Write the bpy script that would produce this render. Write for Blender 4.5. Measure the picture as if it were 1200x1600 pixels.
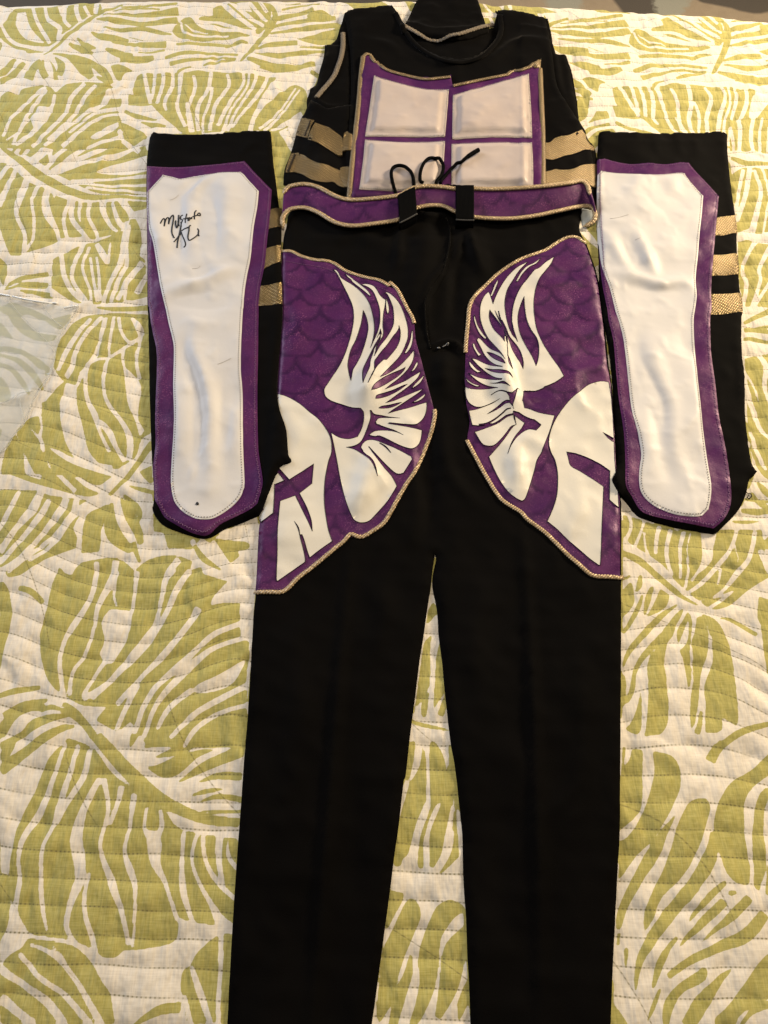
import bpy, math, random
import numpy as np
from mathutils import Matrix, Vector
from mathutils.geometry import delaunay_2d_cdt

random.seed(7)
rng = np.random.default_rng(7)
for o in list(bpy.data.objects):
    bpy.data.objects.remove(o, do_unlink=True)
S = bpy.context.scene
COL = S.collection

# ------------------------------------------------------------------ camera
CAM_H = 0.80            # camera height above the bed top (metres)
TILT = 25.7             # degrees away from straight down
FPX = 1156.0            # focal length in pixels of the 1200 x 1600 photograph
cd = bpy.data.cameras.new('camera')
cam = bpy.data.objects.new('camera', cd)
COL.objects.link(cam)
cam.location = (0, 0, CAM_H)
cam.rotation_euler = (math.radians(TILT), 0, 0)
cd.sensor_fit = 'VERTICAL'
cd.sensor_height = 36.0
cd.lens = 36.0 * FPX / 1600.0
cd.clip_start = 0.02
cd.clip_end = 60
S.camera = cam

# ------------------------------------------------------------------ light: a warm bedroom lamp beyond the right of the bed head, a window at the left
W = bpy.data.worlds.new('World')
S.world = W
W.use_nodes = True
bg = W.node_tree.nodes['Background']
bg.inputs['Color'].default_value = (1.0, 0.90, 0.78, 1)
bg.inputs['Strength'].default_value = 0.09

def area(name, loc, target, size, power, color):
    ld = bpy.data.lights.new(name, 'AREA')
    ld.shape = 'RECTANGLE'
    ld.size, ld.size_y = size
    ld.energy = power
    ld.color = color
    lo = bpy.data.objects.new(name, ld)
    COL.objects.link(lo)
    lo.location = loc
    d = Vector(target) - Vector(loc)
    lo.rotation_euler = d.to_track_quat('-Z', 'Y').to_euler()
    return lo

area('bedside_lamp_light', (1.75, 1.70, 0.98), (0.1, 0.45, 0), (0.42, 0.42), 72, (1.0, 0.81, 0.55))
area('window_light', (-2.0, 1.9, 1.05), (0.0, 0.5, 0), (1.3, 1.3), 44, (0.82, 0.89, 1.0))
area('overhead_fill_light', (0.25, 0.55, 2.3), (0.1, 0.35, 0), (0.42, 0.42), 20, (1.0, 0.85, 0.63))  # unseen overhead fill, added to make up for the low ambient

S.view_settings.view_transform = 'Standard'
S.view_settings.look = 'None'
S.view_settings.exposure = 0.0
S.view_settings.gamma = 1.0
S.view_settings.use_curve_mapping = False

# ------------------------------------------------------------------ photograph pixel <-> bed plane
_ct, _st = math.cos(math.radians(TILT)), math.sin(math.radians(TILT))

def unproj(px, py, z=0.0):
    px, py = np.asarray(px, float), np.asarray(py, float)
    u, v = (px - 600) / FPX, (800 - py) / FPX
    dy = v * _ct + _st
    dz = v * _st - _ct
    t = (z - CAM_H) / dz
    return u * t, dy * t

CROPS = dict(A=(420, 0, 2.2222), B=(200, 190, 4.2857), C=(200, 480, 4.2107), D=(900, 190, 4.0), E=(900, 500, 4.0),
             F=(380, 360, 3.75), G=(380, 600, 3.75), H=(680, 360, 3.871), I=(680, 600, 3.871), J=(430, 270, 2.353),
             L=(0, 200, 3.479), M=(0, 650, 2.857), N=(0, 1100, 2.857), Q=(940, 780, 4.0), R=(940, 1160, 3.6346),
             Sm=(560, 850, 4.0), T=(560, 1220, 4.21), U=(0, 440, 4.615), V=(0, 0, 4.0), Wc=(250, 0, 4.0),
             X1=(550, 520, 8.571), X2=(710, 500, 8.571), X3=(560, 410, 10.0), SG=(240, 320, 13.333),
             Y=(440, 80, 6.6667), BR=(860, 270, 12.0), VR=(820, 60, 5.926), CR=(590, 320, 5.333), NK=(490, 0, 2.927),
             P1=(0, 0, 1.0))

def ph(crop, pts):
    x0, y0, s = CROPS[crop]
    return [(x0 + p[0] / s, y0 + p[1] / s) + tuple(q / s for q in p[2:]) for p in pts]

# ------------------------------------------------------------------ small numeric helpers
def catmull(pts, n=4, closed=False):
    P = np.array(pts, float)
    if len(P) < 3:
        return P
    m = len(P)
    out = []
    rngi = range(m if closed else m - 1)
    for i in rngi:
        if closed:
            p0, p1, p2, p3 = P[(i - 1) % m], P[i], P[(i + 1) % m], P[(i + 2) % m]
        else:
            p0, p1, p2, p3 = P[max(i - 1, 0)], P[i], P[i + 1], P[min(i + 2, m - 1)]
        for k in range(n):
            t = k / n
            out.append(0.5 * ((2 * p1) + (-p0 + p2) * t + (2 * p0 - 5 * p1 + 4 * p2 - p3) * t * t + (-p0 + 3 * p1 - 3 * p2 + p3) * t ** 3))
    if not closed:
        out.append(P[-1])
    return np.array(out)

def soften(pts, n=3, corner=55):
    """closed outline: smooth curve through the points, but real corners stay corners"""
    P = np.array(pts, float)
    m = len(P)
    sharp = []
    for i in range(m):
        a, b = P[i] - P[i - 1], P[(i + 1) % m] - P[i]
        c = np.dot(a, b) / (np.linalg.norm(a) * np.linalg.norm(b) + 1e-9)
        sharp.append(math.degrees(math.acos(max(-1, min(1, c)))) > corner)
    out = []
    for i in range(m):
        p1, p2 = P[i], P[(i + 1) % m]
        p0 = p1 if sharp[i] else P[i - 1]
        p3 = p2 if sharp[(i + 1) % m] else P[(i + 2) % m]
        for k in range(n):
            t = k / n
            out.append(0.5 * ((2 * p1) + (-p0 + p2) * t + (2 * p0 - 5 * p1 + 4 * p2 - p3) * t * t + (-p0 + 3 * p1 - 3 * p2 + p3) * t ** 3))
    return np.array(out)

def stroke_poly(pts):
    """variable-width stroke (x, y, w) -> closed outline"""
    C = catmull(pts, 4)
    xy, w = C[:, :2], np.maximum(C[:, 2], 0.3)
    t = np.gradient(xy, axis=0)
    t /= np.linalg.norm(t, axis=1)[:, None] + 1e-9
    nrm = np.stack([-t[:, 1], t[:, 0]], 1)
    return np.vstack([xy + nrm * w[:, None] / 2, (xy - nrm * w[:, None] / 2)[::-1]])

def resample(P, step, closed=False):
    P = np.asarray(P, float)
    Q = np.vstack([P, P[:1]]) if closed else P
    d = np.r_[0, np.cumsum(np.linalg.norm(np.diff(Q, axis=0), axis=1))]
    n = max(2, int(round(d[-1] / step)) + (0 if closed else 1))
    s = np.linspace(0, d[-1], n, endpoint=not closed)
    return np.stack([np.interp(s, d, Q[:, k]) for k in range(Q.shape[1])], 1)

def densify(P, step):
    """closed outline: keep every point, split long edges"""
    out = []
    m = len(P)
    for i in range(m):
        a, b = P[i], P[(i + 1) % m]
        k = max(1, int(math.ceil(np.linalg.norm(b - a) / step)))
        for j in range(k):
            out.append(a + (b - a) * j / k)
    return np.array(out)

def inside(poly, x, y):
    res = np.zeros(x.shape, bool)
    m = len(poly)
    j = m - 1
    for i in range(m):
        xi, yi = poly[i]
        xj, yj = poly[j]
        if yi != yj:
            res ^= ((yi > y) != (yj > y)) & (x < (xj - xi) * (y - yi) / (yj - yi) + xi)
        j = i
    return res

def seg_dist(poly, x, y, closed=True):
    """distance of points to a polyline"""
    A = np.asarray(poly, float)
    Bp = np.roll(A, -1, 0) if closed else A[1:]
    Aa = A if closed else A[:-1]
    d = np.full(x.shape, 1e9)
    for (ax, ay), (bx, by) in zip(Aa, Bp):
        vx, vy = bx - ax, by - ay
        L = vx * vx + vy * vy + 1e-18
        t = np.clip(((x - ax) * vx + (y - ay) * vy) / L, 0, 1)
        dd = (x - ax - t * vx) ** 2 + (y - ay - t * vy) ** 2
        np.minimum(d, dd, out=d)
    return np.sqrt(d)

_NT = rng.random((64, 64)) * 2 - 1
def vnoise(x, y, seed=0):
    x = np.asarray(x, float) + seed * 17.31
    y = np.asarray(y, float) + seed * 9.77
    xi, yi = np.floor(x).astype(int), np.floor(y).astype(int)
    fx, fy = x - xi, y - yi
    fx, fy = fx * fx * (3 - 2 * fx), fy * fy * (3 - 2 * fy)
    g = lambda a, b: _NT[a % 64, b % 64]
    return (g(xi, yi) * (1 - fx) + g(xi + 1, yi) * fx) * (1 - fy) + (g(xi, yi + 1) * (1 - fx) + g(xi + 1, yi + 1) * fx) * fy

def sstep(a, b, x):
    t = np.clip((x - a) / (b - a), 0, 1)
    return t * t * (3 - 2 * t)

def boxblur(Z, r, passes=2):
    for _ in range(passes):
        for ax in (0, 1):
            pad = [(0, 0), (0, 0)]
            pad[ax] = (r + 1, r)
            c = np.cumsum(np.pad(Z, pad, mode='edge'), axis=ax)
            if ax == 0:
                Z = (c[2 * r + 1:] - c[:-2 * r - 1]) / (2 * r + 1)
            else:
                Z = (c[:, 2 * r + 1:] - c[:, :-2 * r - 1]) / (2 * r + 1)
    return Z

class Grid:
    def __init__(s, x0, x1, y0, y1, d):
        s.x0, s.y0, s.d = x0, y0, d
        s.nx, s.ny = int(round((x1 - x0) / d)) + 1, int(round((y1 - y0) / d)) + 1
        s.Z = np.zeros((s.ny, s.nx))
    def sample(s, x, y, Z=None):
        Z = s.Z if Z is None else Z
        fx = np.clip((np.asarray(x) - s.x0) / s.d, 0, s.nx - 1.001)
        fy = np.clip((np.asarray(y) - s.y0) / s.d, 0, s.ny - 1.001)
        i, j = fx.astype(int), fy.astype(int)
        u, v = fx - i, fy - j
        return (Z[j, i] * (1 - u) + Z[j, i + 1] * u) * (1 - v) + (Z[j + 1, i] * (1 - u) + Z[j + 1, i + 1] * u) * v
    def cells(s, poly, m=0.0):
        a, b = poly.min(0) - m, poly.max(0) + m
        i0, i1 = max(0, int((a[0] - s.x0) / s.d)), min(s.nx, int((b[0] - s.x0) / s.d) + 2)
        j0, j1 = max(0, int((a[1] - s.y0) / s.d)), min(s.ny, int((b[1] - s.y0) / s.d) + 2)
        if i1 <= i0 or j1 <= j0:
            return None
        X, Y = np.meshgrid(s.x0 + s.d * np.arange(i0, i1), s.y0 + s.d * np.arange(j0, j1))
        return (slice(j0, j1), slice(i0, i1)), X, Y

# ------------------------------------------------------------------ object helpers
def link(name, verts, faces, mat, parent=None, smooth=True, attrs=None):
    me = bpy.data.meshes.new(name)
    me.from_pydata([tuple(v) for v in verts], [], [tuple(f) for f in faces])
    if smooth:
        me.polygons.foreach_set('use_smooth', [True] * len(me.polygons))
    for k, a in (attrs or {}).items():
        at = me.attributes.new(k, 'FLOAT', 'POINT')
        at.data.foreach_set('value', np.asarray(a, np.float32))
    me.materials.append(mat)
    o = bpy.data.objects.new(name, me)
    COL.objects.link(o)
    if parent is not None:
        adopt(o, parent)
    return o

def adopt(o, parent):
    o.parent = parent
    root = parent
    off = Vector((0, 0, 0))
    while root is not None:
        off += root.location
        root = root.parent
    if parent.parent is None:
        o.matrix_parent_inverse = Matrix.Translation(-off)

def thing(name, label, cat, loc, group=None):
    o = bpy.data.objects.new(name, None)
    COL.objects.link(o)
    o.location = loc
    o.empty_display_size = 0.02
    o['label'] = label
    o['category'] = cat
    if group:
        o['group'] = group
    return o

# ------------------------------------------------------------------ materials
def mat(name):
    m = bpy.data.materials.new(name)
    m.use_nodes = True
    nt = m.node_tree
    return m, nt, nt.nodes['Principled BSDF']

def coords(nt, scale=(1, 1, 1), rot=0.0):
    tc = nt.nodes.new('ShaderNodeTexCoord')
    mp = nt.nodes.new('ShaderNodeMapping')
    mp.inputs['Scale'].default_value = scale
    mp.inputs['Rotation'].default_value = (0, 0, rot)
    nt.links.new(tc.outputs['Object'], mp.inputs['Vector'])
    return mp.outputs['Vector']

def noise(nt, vec, scale, detail=2.0, rough=0.5):
    n = nt.nodes.new('ShaderNodeTexNoise')
    n.inputs['Scale'].default_value = scale
    n.inputs['Detail'].default_value = detail
    n.inputs['Roughness'].default_value = rough
    nt.links.new(vec, n.inputs['Vector'])
    return n.outputs['Fac']

def ramp(nt, fac, stops):
    r = nt.nodes.new('ShaderNodeValToRGB')
    el = r.color_ramp.elements
    while len(el) < len(stops):
        el.new(0.5)
    for e, (p, c) in zip(el, stops):
        e.position = p
        e.color = (c, c, c, 1) if isinstance(c, (int, float)) else tuple(c) + (1,)
    nt.links.new(fac, r.inputs['Fac'])
    return r.outputs['Color']

def mixc(nt, fac, a, b, mode='MIX'):
    m = nt.nodes.new('ShaderNodeMix')
    m.data_type = 'RGBA'
    m.blend_type = mode
    for sock, v in ((m.inputs[0], fac), (m.inputs[6], a), (m.inputs[7], b)):
        if hasattr(v, 'is_linked'):
            nt.links.new(v, sock)
        elif isinstance(v, (int, float)):
            sock.default_value = v
        else:
            sock.default_value = tuple(v) + (1,)
    return m.outputs[2]

def math_(nt, op, a, b=None, c=None):
    m = nt.nodes.new('ShaderNodeMath')
    m.operation = op
    for i, v in enumerate((a, b, c)):
        if v is None:
            continue
        if hasattr(v, 'is_linked'):
            nt.links.new(v, m.inputs[i])
        else:
            m.inputs[i].default_value = v
    return m.outputs[0]

def attr(nt, name):
    a = nt.nodes.new('ShaderNodeAttribute')
    a.attribute_name = name
    return a.outputs['Fac']

def bump(nt, height, strength, dist, normal=None):
    b = nt.nodes.new('ShaderNodeBump')
    b.inputs['Strength'].default_value = strength
    b.inputs['Distance'].default_value = dist
    nt.links.new(height, b.inputs['Height'])
    if normal is not None:
        nt.links.new(normal, b.inputs['Normal'])
    return b.outputs['Normal']

def wave(nt, vec, scale, rot_dir='X', dist=0.0):
    w = nt.nodes.new('ShaderNodeTexWave')
    w.bands_direction = rot_dir
    w.inputs['Scale'].default_value = scale
    w.inputs['Distortion'].default_value = dist
    nt.links.new(vec, w.inputs['Vector'])
    return w.outputs['Fac']

def make_black():
    m, nt, p = mat('black_stretch_knit')
    v = coords(nt)
    n1 = noise(nt, v, 14, 3)
    col = mixc(nt, n1, (0.0015, 0.0013, 0.0013), (0.0034, 0.0028, 0.0026))
    nt.links.new(col, p.inputs['Base Color'])
    p.inputs['Roughness'].default_value = 0.8
    p.inputs['Specular IOR Level'].default_value = 0.035
    p.inputs['Sheen Weight'].default_value = 0.085
    p.inputs['Sheen Roughness'].default_value = 0.28
    p.inputs['Sheen Tint'].default_value = (0.9, 0.85, 0.8, 1)
    h = noise(nt, coords(nt, (1.0, 0.5, 1)), 1500, 1)
    nt.links.new(bump(nt, h, 0.4, 0.0004), p.inputs['Normal'])
    return m

def make_cord():
    m, nt, p = mat('black_cord_and_webbing')
    p.inputs['Base Color'].default_value = (0.0016, 0.0016, 0.0019, 1)
    p.inputs['Roughness'].default_value = 0.7
    p.inputs['Specular IOR Level'].default_value = 0.03
    h = wave(nt, coords(nt), 170, 'X')
    nt.links.new(bump(nt, h, 0.35, 0.0005), p.inputs['Normal'])
    return m

def make_purple():
    m, nt, p = mat('purple_glitter_vinyl')
    v = coords(nt)
    n1 = noise(nt, v, 22, 3)
    base = mixc(nt, ramp(nt, n1, [(0.3, 0.0), (0.7, 1.0)]), (0.048, 0.0112, 0.071), (0.083, 0.0188, 0.088))
    sc = attr(nt, 'scale')
    base = mixc(nt, math_(nt, 'MULTIPLY', sc, 0.66), base, (0.016, 0.005, 0.034))
    sp = ramp(nt, noise(nt, v, 620, 1, 0.4), [(0.57, 0.0), (0.70, 1.0)])
    patch = ramp(nt, noise(nt, v, 30, 2), [(0.45, 0.12), (0.75, 0.8)])
    gl = math_(nt, 'MULTIPLY', sp, patch)
    gl = math_(nt, 'MULTIPLY', gl, math_(nt, 'SUBTRACT', 1.0, math_(nt, 'MULTIPLY', sc, 0.7)))
    col = mixc(nt, math_(nt, 'MULTIPLY', gl, 0.75), base, (0.34, 0.12, 0.26))
    nt.links.new(col, p.inputs['Base Color'])
    rg = ramp(nt, noise(nt, v, 45, 2), [(0.3, 0.34), (0.7, 0.52)])
    nt.links.new(rg, p.inputs['Roughness'])
    p.inputs['Specular IOR Level'].default_value = 0.22
    p.inputs['Specular Tint'].default_value = (1.0, 0.55, 0.82, 1)
    h1 = noise(nt, v, 90, 3, 0.6)
    nb = bump(nt, h1, 0.30, 0.002)
    h2 = noise(nt, v, 1100, 1)
    nt.links.new(bump(nt, h2, 0.3, 0.0003, nb), p.inputs['Normal'])
    return m

def make_white(name, c1, c2, rough=0.42):
    m, nt, p = mat(name)
    v = coords(nt)
    n1 = noise(nt, v, 16, 3)
    n2 = noise(nt, v, 420, 2)
    col = mixc(nt, n1, c1, c2)
    col = mixc(nt, math_(nt, 'MULTIPLY', n2, 0.14), col, tuple(0.72 * k for k in c2))
    nt.links.new(col, p.inputs['Base Color'])
    p.inputs['Roughness'].default_value = rough
    p.inputs['Specular IOR Level'].default_value = 0.28
    h1 = noise(nt, v, 45, 2)
    nb = bump(nt, h1, 0.15, 0.0020)
    nt.links.new(bump(nt, noise(nt, v, 900, 1), 0.25, 0.0003, nb), p.inputs['Normal'])
    return m

def make_gold(name, c1, c2, metal, rough, weave=300, grain=700):
    m, nt, p = mat(name)
    vr = coords(nt, (1, 1, 1), math.radians(38))
    w1 = wave(nt, vr, weave, 'X', 0.6)
    w2 = wave(nt, vr, weave * 0.6, 'Y', 0.6)
    h = math_(nt, 'MULTIPLY', w1, math_(nt, 'ADD', 0.45, math_(nt, 'MULTIPLY', w2, 0.55)))
    gl = ramp(nt, noise(nt, coords(nt), grain, 1), [(0.38, 0.0), (0.64, 1.0)])
    col = mixc(nt, math_(nt, 'MULTIPLY', h, math_(nt, 'ADD', 0.35, math_(nt, 'MULTIPLY', gl, 0.65))), c1, c2)
    nt.links.new(col, p.inputs['Base Color'])
    p.inputs['Metallic'].default_value = metal
    p.inputs['Roughness'].default_value = rough
    nt.links.new(bump(nt, h, 0.7, 0.0009), p.inputs['Normal'])
    return m

def make_plain(name, c, rough=0.5, spec=0.3):
    m, nt, p = mat(name)
    n1 = noise(nt, coords(nt), 300, 2)
    nt.links.new(mixc(nt, n1, tuple(0.8 * k for k in c), tuple(1.1 * k for k in c)), p.inputs['Base Color'])
    p.inputs['Roughness'].default_value = rough
    p.inputs['Specular IOR Level'].default_value = spec
    return m

BLACK = make_black()
CORD = make_cord()
PURPLE = make_purple()
WHITE = make_white('white_satin_vinyl', (0.575, 0.56, 0.575), (0.65, 0.63, 0.63), 0.48)
PRINT = make_white('white_vinyl_print', (0.63, 0.595, 0.535), (0.71, 0.675, 0.61), 0.42)
PINK = make_white('pale_pink_vinyl', (0.40, 0.33, 0.315), (0.60, 0.515, 0.475), 0.40)
GOLD = make_gold('gold_lame', (0.055, 0.034, 0.012), (0.60, 0.43, 0.19), 0.58, 0.36, 115, 420)
GOLDDULL = make_gold('dull_gold_lame', (0.105, 0.068, 0.027), (0.50, 0.355, 0.165), 0.42, 0.40, 120, 420)
PIPE = make_gold('gold_braid', (0.26, 0.18, 0.095), (0.85, 0.65, 0.41), 0.20, 0.40, 110, 330)
BIND = make_gold('dull_gold_binding', (0.14, 0.095, 0.045), (0.50, 0.37, 0.21), 0.25, 0.48, 110, 330)
TRIM = make_gold('grey_gold_binding', (0.13, 0.10, 0.07), (0.34, 0.28, 0.21), 0.25, 0.5, 300)
INK = make_plain('black_marker_ink', (0.010, 0.010, 0.014), 0.5)
THREADW = make_plain('grey_white_thread', (0.42, 0.39, 0.37), 0.7)
THREADP = make_plain('lilac_thread', (0.19, 0.085, 0.20), 0.6)
THREADD = make_plain('dark_thread', (0.03, 0.02, 0.012), 0.7)
OUTL = make_plain('dark_print_edge', (0.012, 0.004, 0.018), 0.5)
LINING = make_plain('pale_grey_lining', (0.42, 0.45, 0.46), 0.7)
TAG = make_plain('clear_grey_plastic', (0.16, 0.16, 0.165), 0.25, 0.6)
HOLES = make_plain('needle_holes', (0.16, 0.145, 0.135), 0.7)
SCUFF = make_plain('faint_scuff', (0.42, 0.40, 0.39), 0.6)
THREADK = make_plain('grey_webbing_thread', (0.05, 0.048, 0.047), 0.6)
# ------------------------------------------------------------------ the quilt: printed leaves traced as green / white shapes
# each crop: list of ('g' | 'w', 'p' polygon | 's' stroke with width, points) painted in order
def gp(*p): return ('g', 'p', p)
def gs(*p): return ('g', 's', p)
def wp(*p): return ('w', 'p', p)
def ws(*p): return ('w', 's', tuple((a, b, c * 0.80) for a, b, c in p))

LEAF = {}
LEAF['N'] = [
 gp((300,150),(420,200),(500,310),(600,380),(730,470),(810,560),(1060,600),(1060,1000),(940,985),(850,975),(790,950),(795,1010),(760,1070),(600,1100),(545,1100),(520,1130),(470,1135),(430,1110),(340,1060),(230,1040),(130,1020),(60,920),(40,780),(60,620),(90,520),(150,400),(215,250)),
 ws((345,180,25),(310,320,30),(275,420,35),(240,540,24),(190,660,22),(188,880,25),(215,1020,15)),
 ws((290,170,20),(240,330,26),(180,480,40),(110,590,34),(85,680,22),(88,800,28),(68,920,30),(110,1010,30)),
 ws((400,200,30),(370,330,34),(300,440,30),(250,540,20)),
 ws((445,330,30),(375,470,42),(340,600,70),(360,760,62),(315,900,35),(300,1000,30),(345,1070,22)),
 ws((400,750,18),(378,900,25),(420,1080,30),(430,1130,26)),
 ws((460,330,34),(485,470,22),(450,640,22),(500,800,45),(545,930,30),(570,1080,26)),
 ws((545,365,35),(520,460,25),(490,540,22)),
 ws((600,400,35),(575,560,22),(555,660,22),(580,740,40),(605,830,25),(600,960,17),(590,1090,18)),
 ws((655,460,22),(645,560,20),(685,600,80),(690,700,58),(735,800,25),(770,900,25),(790,970,24)),
 ws((715,470,20),(722,540,26),(700,600,30)),
 ws((820,570,25),(810,700,25),(815,820,38),(850,950,26),(880,990,20)),
 ws((880,580,22),(855,690,20),(890,800,22),(940,890,30),(985,970,60),(1040,1000,50)),
 ws((905,585,25),(915,690,22),(965,790,30),(1050,870,25)),
 ws((980,580,45),(975,690,36),(995,810,22)),
 ws((1015,600,10),(1020,680,25),(1060,740,25)),
 gs((245,0,34),(330,50,34),(400,110,44),(480,200,60),(560,290,66),(690,410,66),(800,470,52),(920,515,46),(1070,530,40)),
 gp((430,75),(490,105),(505,60),(560,0),(500,0),(455,40)), gs((525,120,8),(575,60,35),(600,0,22)), gs((580,195,6),(605,130,35),(640,20,28)),
 gs((640,195,8),(720,160,40),(780,90,50),(900,20,70),(1100,-20,60)), gs((690,238,8),(800,205,42),(920,130,52),(1100,60,58)),
 gp((650,280),(690,275),(790,235),(880,205),(970,200),(880,240),(800,310),(725,330)), gs((790,352,6),(900,285,40),(1000,240,50),(1110,200,60)),
 gs((1000,180,6),(1060,150,16),(1100,135,20)), gs((880,352,6),(970,320,30),(1080,325,40)), gs((850,410,8),(920,390,22),(1000,378,8)), gs((880,440,6),(980,412,24),(1090,430,28)), gs((900,478,8),(990,482,16),(1080,478,14)),
 gs((330,95,8),(240,125,36),(120,210,44),(0,300,50)), gs((310,48,8),(200,80,24),(90,140,28),(0,190,34)), gs((200,20,26),(120,10,50),(20,60,44)),
 gs((70,140,16),(40,200,40),(0,250,34)),
 gp((0,755),(32,760),(42,960),(0,1060)),
 gp((125,1045),(320,1075),(400,1150),(450,1230),(490,1300),(510,1429),(0,1429),(0,1190),(60,1110),(100,1090)),
 ws((130,1072,18),(240,1115,28),(330,1220,30),(390,1320,35),(450,1429,40)), ws((90,1110,30),(170,1210,30),(300,1310,34),(400,1429,40)),
 ws((0,1180,50),(100,1250,40),(200,1320,50),(290,1429,50)), ws((0,1310,60),(100,1390,50),(150,1429,60)), ws((240,1075,16),(300,1150,10)),
 gp((805,1210),(850,1160),(880,1110),(975,1030),(1050,1030),(1040,1429),(830,1429),(808,1300)),
 ws((985,1020,28),(985,1150,28),(975,1300,28),(975,1429,25)), ws((850,1170,25),(890,1290,40),(940,1429,32)), ws((820,1300,22),(845,1400,24),(850,1440,24)),
 gs((590,1440,10),(650,1400,30),(720,1365,46),(805,1355,50)),
]
LEAF['M'] = [
 gp((80,70),(140,15),(190,10),(190,-60),(600,-60),(640,40),(630,110),(600,190),(530,240),(500,350),(440,350),(380,360),(200,320),(60,270),(20,250),(15,200),(60,110)),
 ws((70,80,24),(110,180,30),(130,240,60),(190,285,20)), ws((185,60,20),(200,180,25),(230,230,25),(340,340,25)), ws((140,50,20),(190,110,20),(300,190,30),(420,235,35),(550,262,46)),
 ws((285,-60,70),(290,0,85),(310,110,76),(390,190,40),(500,235,30)), ws((400,-60,40),(410,0,50),(435,80,42),(470,140,40),(530,220,30)), ws((450,0,20),(530,80,36),(565,170,38)), ws((530,-40,40),(570,80,42),(590,160,30)),
 ws((210,190,25),(330,265,25),(400,315,30),(480,330,50)), ws((440,345,60),(555,262,56),(640,170,26),(690,90,18)),
 gs((488,352,14),(580,262,22),(630,190,26),(690,110,30)),
 gp((622,250),(690,215),(690,310),(660,297)), gs((575,312,8),(640,332,20),(700,350,15)),
 gp((470,395),(400,430),(375,470),(362,612),(440,605),(450,560),(455,480),(490,400)), gs((500,385,12),(490,450,50),(510,530,70),(570,590,40),(585,605,10)), gs((535,360,8),(575,440,45),(612,510,44),(628,570,24)), gs((590,560,25),(622,652,16)), gs((550,350,10),(600,400,35),(625,440,25),(612,472,6)),
 gp((0,340),(30,330),(180,340),(230,360),(390,375),(370,420),(330,500),(345,540),(340,590),(200,640),(100,710),(40,725),(20,690),(0,665)),
 ws((90,340,25),(40,440,30),(-10,520,30)), ws((190,340,35),(150,420,55),(80,500,30),(0,610,40)), ws((225,375,25),(190,440,35),(80,570,25),(0,660,36)), ws((300,370,35),(270,430,45),(190,530,25),(90,640,30),(10,695,30)), ws((345,375,30),(330,430,30),(260,520,25),(150,610,20),(40,705,15)), ws((385,390,25),(320,460,30),(250,560,24),(130,650,16)),
 gp((0,740),(30,755),(55,850),(55,900),(30,1000),(10,1100),(0,1150)), gs((85,770,20),(140,785,30),(192,835,24)),
 gp((265,670),(290,700),(320,710),(350,660),(400,645),(520,630),(600,690),(650,645),(720,625),(790,625),(860,650),(850,690),(900,675),(910,710),(1020,740),(960,800),(940,850),(1000,835),(1072,835),(1075,975),(1115,1010),(1112,1080),(1100,1180),(1106,1480),(660,1480),(560,1330),(520,1410),(430,1360),(500,1300),(390,1296),(340,1280),(265,1235),(230,1200),(200,1150),(180,1060),(180,960),(215,840),(230,760)),
 ws((430,648,30),(425,720,26),(400,820,28),(330,930,35),(290,1000,24),(268,1100,25),(282,1250,25)), ws((515,640,35),(500,720,42),(440,840,30),(425,920,20),(380,1060,20),(320,1150,20),(310,1250,25)), ws((470,790,10),(430,850,12),(420,930,14)),
 wp((490,860),(545,865),(592,870),(565,1000),(500,1105),(465,1105),(440,1060),(465,1000),(452,920)), ws((480,1080,30),(430,1150,20),(370,1250,22)),
 ws((610,690,35),(600,790,20),(585,880,18)), ws((520,690,24),(505,790,16),(520,850,14)),
 ws((800,640,42),(745,720,35),(720,830,25),(690,930,22),(600,1050,25),(480,1190,25),(370,1265,30)), ws((850,690,32),(795,770,36),(740,890,30),(650,1030,25),(540,1140,25),(410,1265,24)), ws((720,800,14),(740,740,16),(790,690,10)), ws((690,940,16),(650,1010,20),(560,1100,14)),
 ws((890,860,46),(840,940,34),(740,1060,38),(640,1160,26),(520,1290,30)), ws((1080,925,28),(960,975,30),(880,1045,28),(800,1120,36),(700,1210,32),(640,1310,30),(600,1420,24)), ws((1095,990,28),(980,1025,25),(900,1075,34),(790,1180,40),(700,1290,26),(640,1440,24)),
 wp((1100,1082),(1040,1118),(960,1165),(890,1195),(852,1232),(950,1232),(1050,1182)), ws((860,1220,30),(760,1300,30),(700,1400,20)),
 ws((1110,1200,34),(980,1265,34),(870,1330,30),(760,1440,25)), ws((1110,1290,24),(980,1325,25),(880,1390,28),(820,1480,20)), ws((620,1200,24),(570,1290,30),(520,1400,24)),
 ws((240,1275,40),(340,1320,36),(440,1420,36)), gs((280,1283,20),(340,1325,30),(420,1430,40)),
 gs((-10,1255,20),(70,1228,28),(180,1210,20)), gs((-10,1420,60),(60,1340,36),(130,1290,40),(215,1268,12)), gs((100,1429,20),(150,1370,34),(240,1345,30),(320,1335,8)), gs((180,1320,10),(230,1300,24),(290,1318,8)), gs((210,1440,24),(280,1390,30),(330,1390,8)),
 gp((720,480),(900,540),(1090,560),(1115,580),(1110,595),(1060,600),(1070,625),(1030,660),(1000,640),(990,600),(900,550),(860,600),(750,590)), ws((860,555,30),(890,620,25),(990,700,36)), ws((950,560,25),(985,610,20),(1030,670,14)), gs((870,580,16),(910,640,28),(992,692,8)),
]
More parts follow.
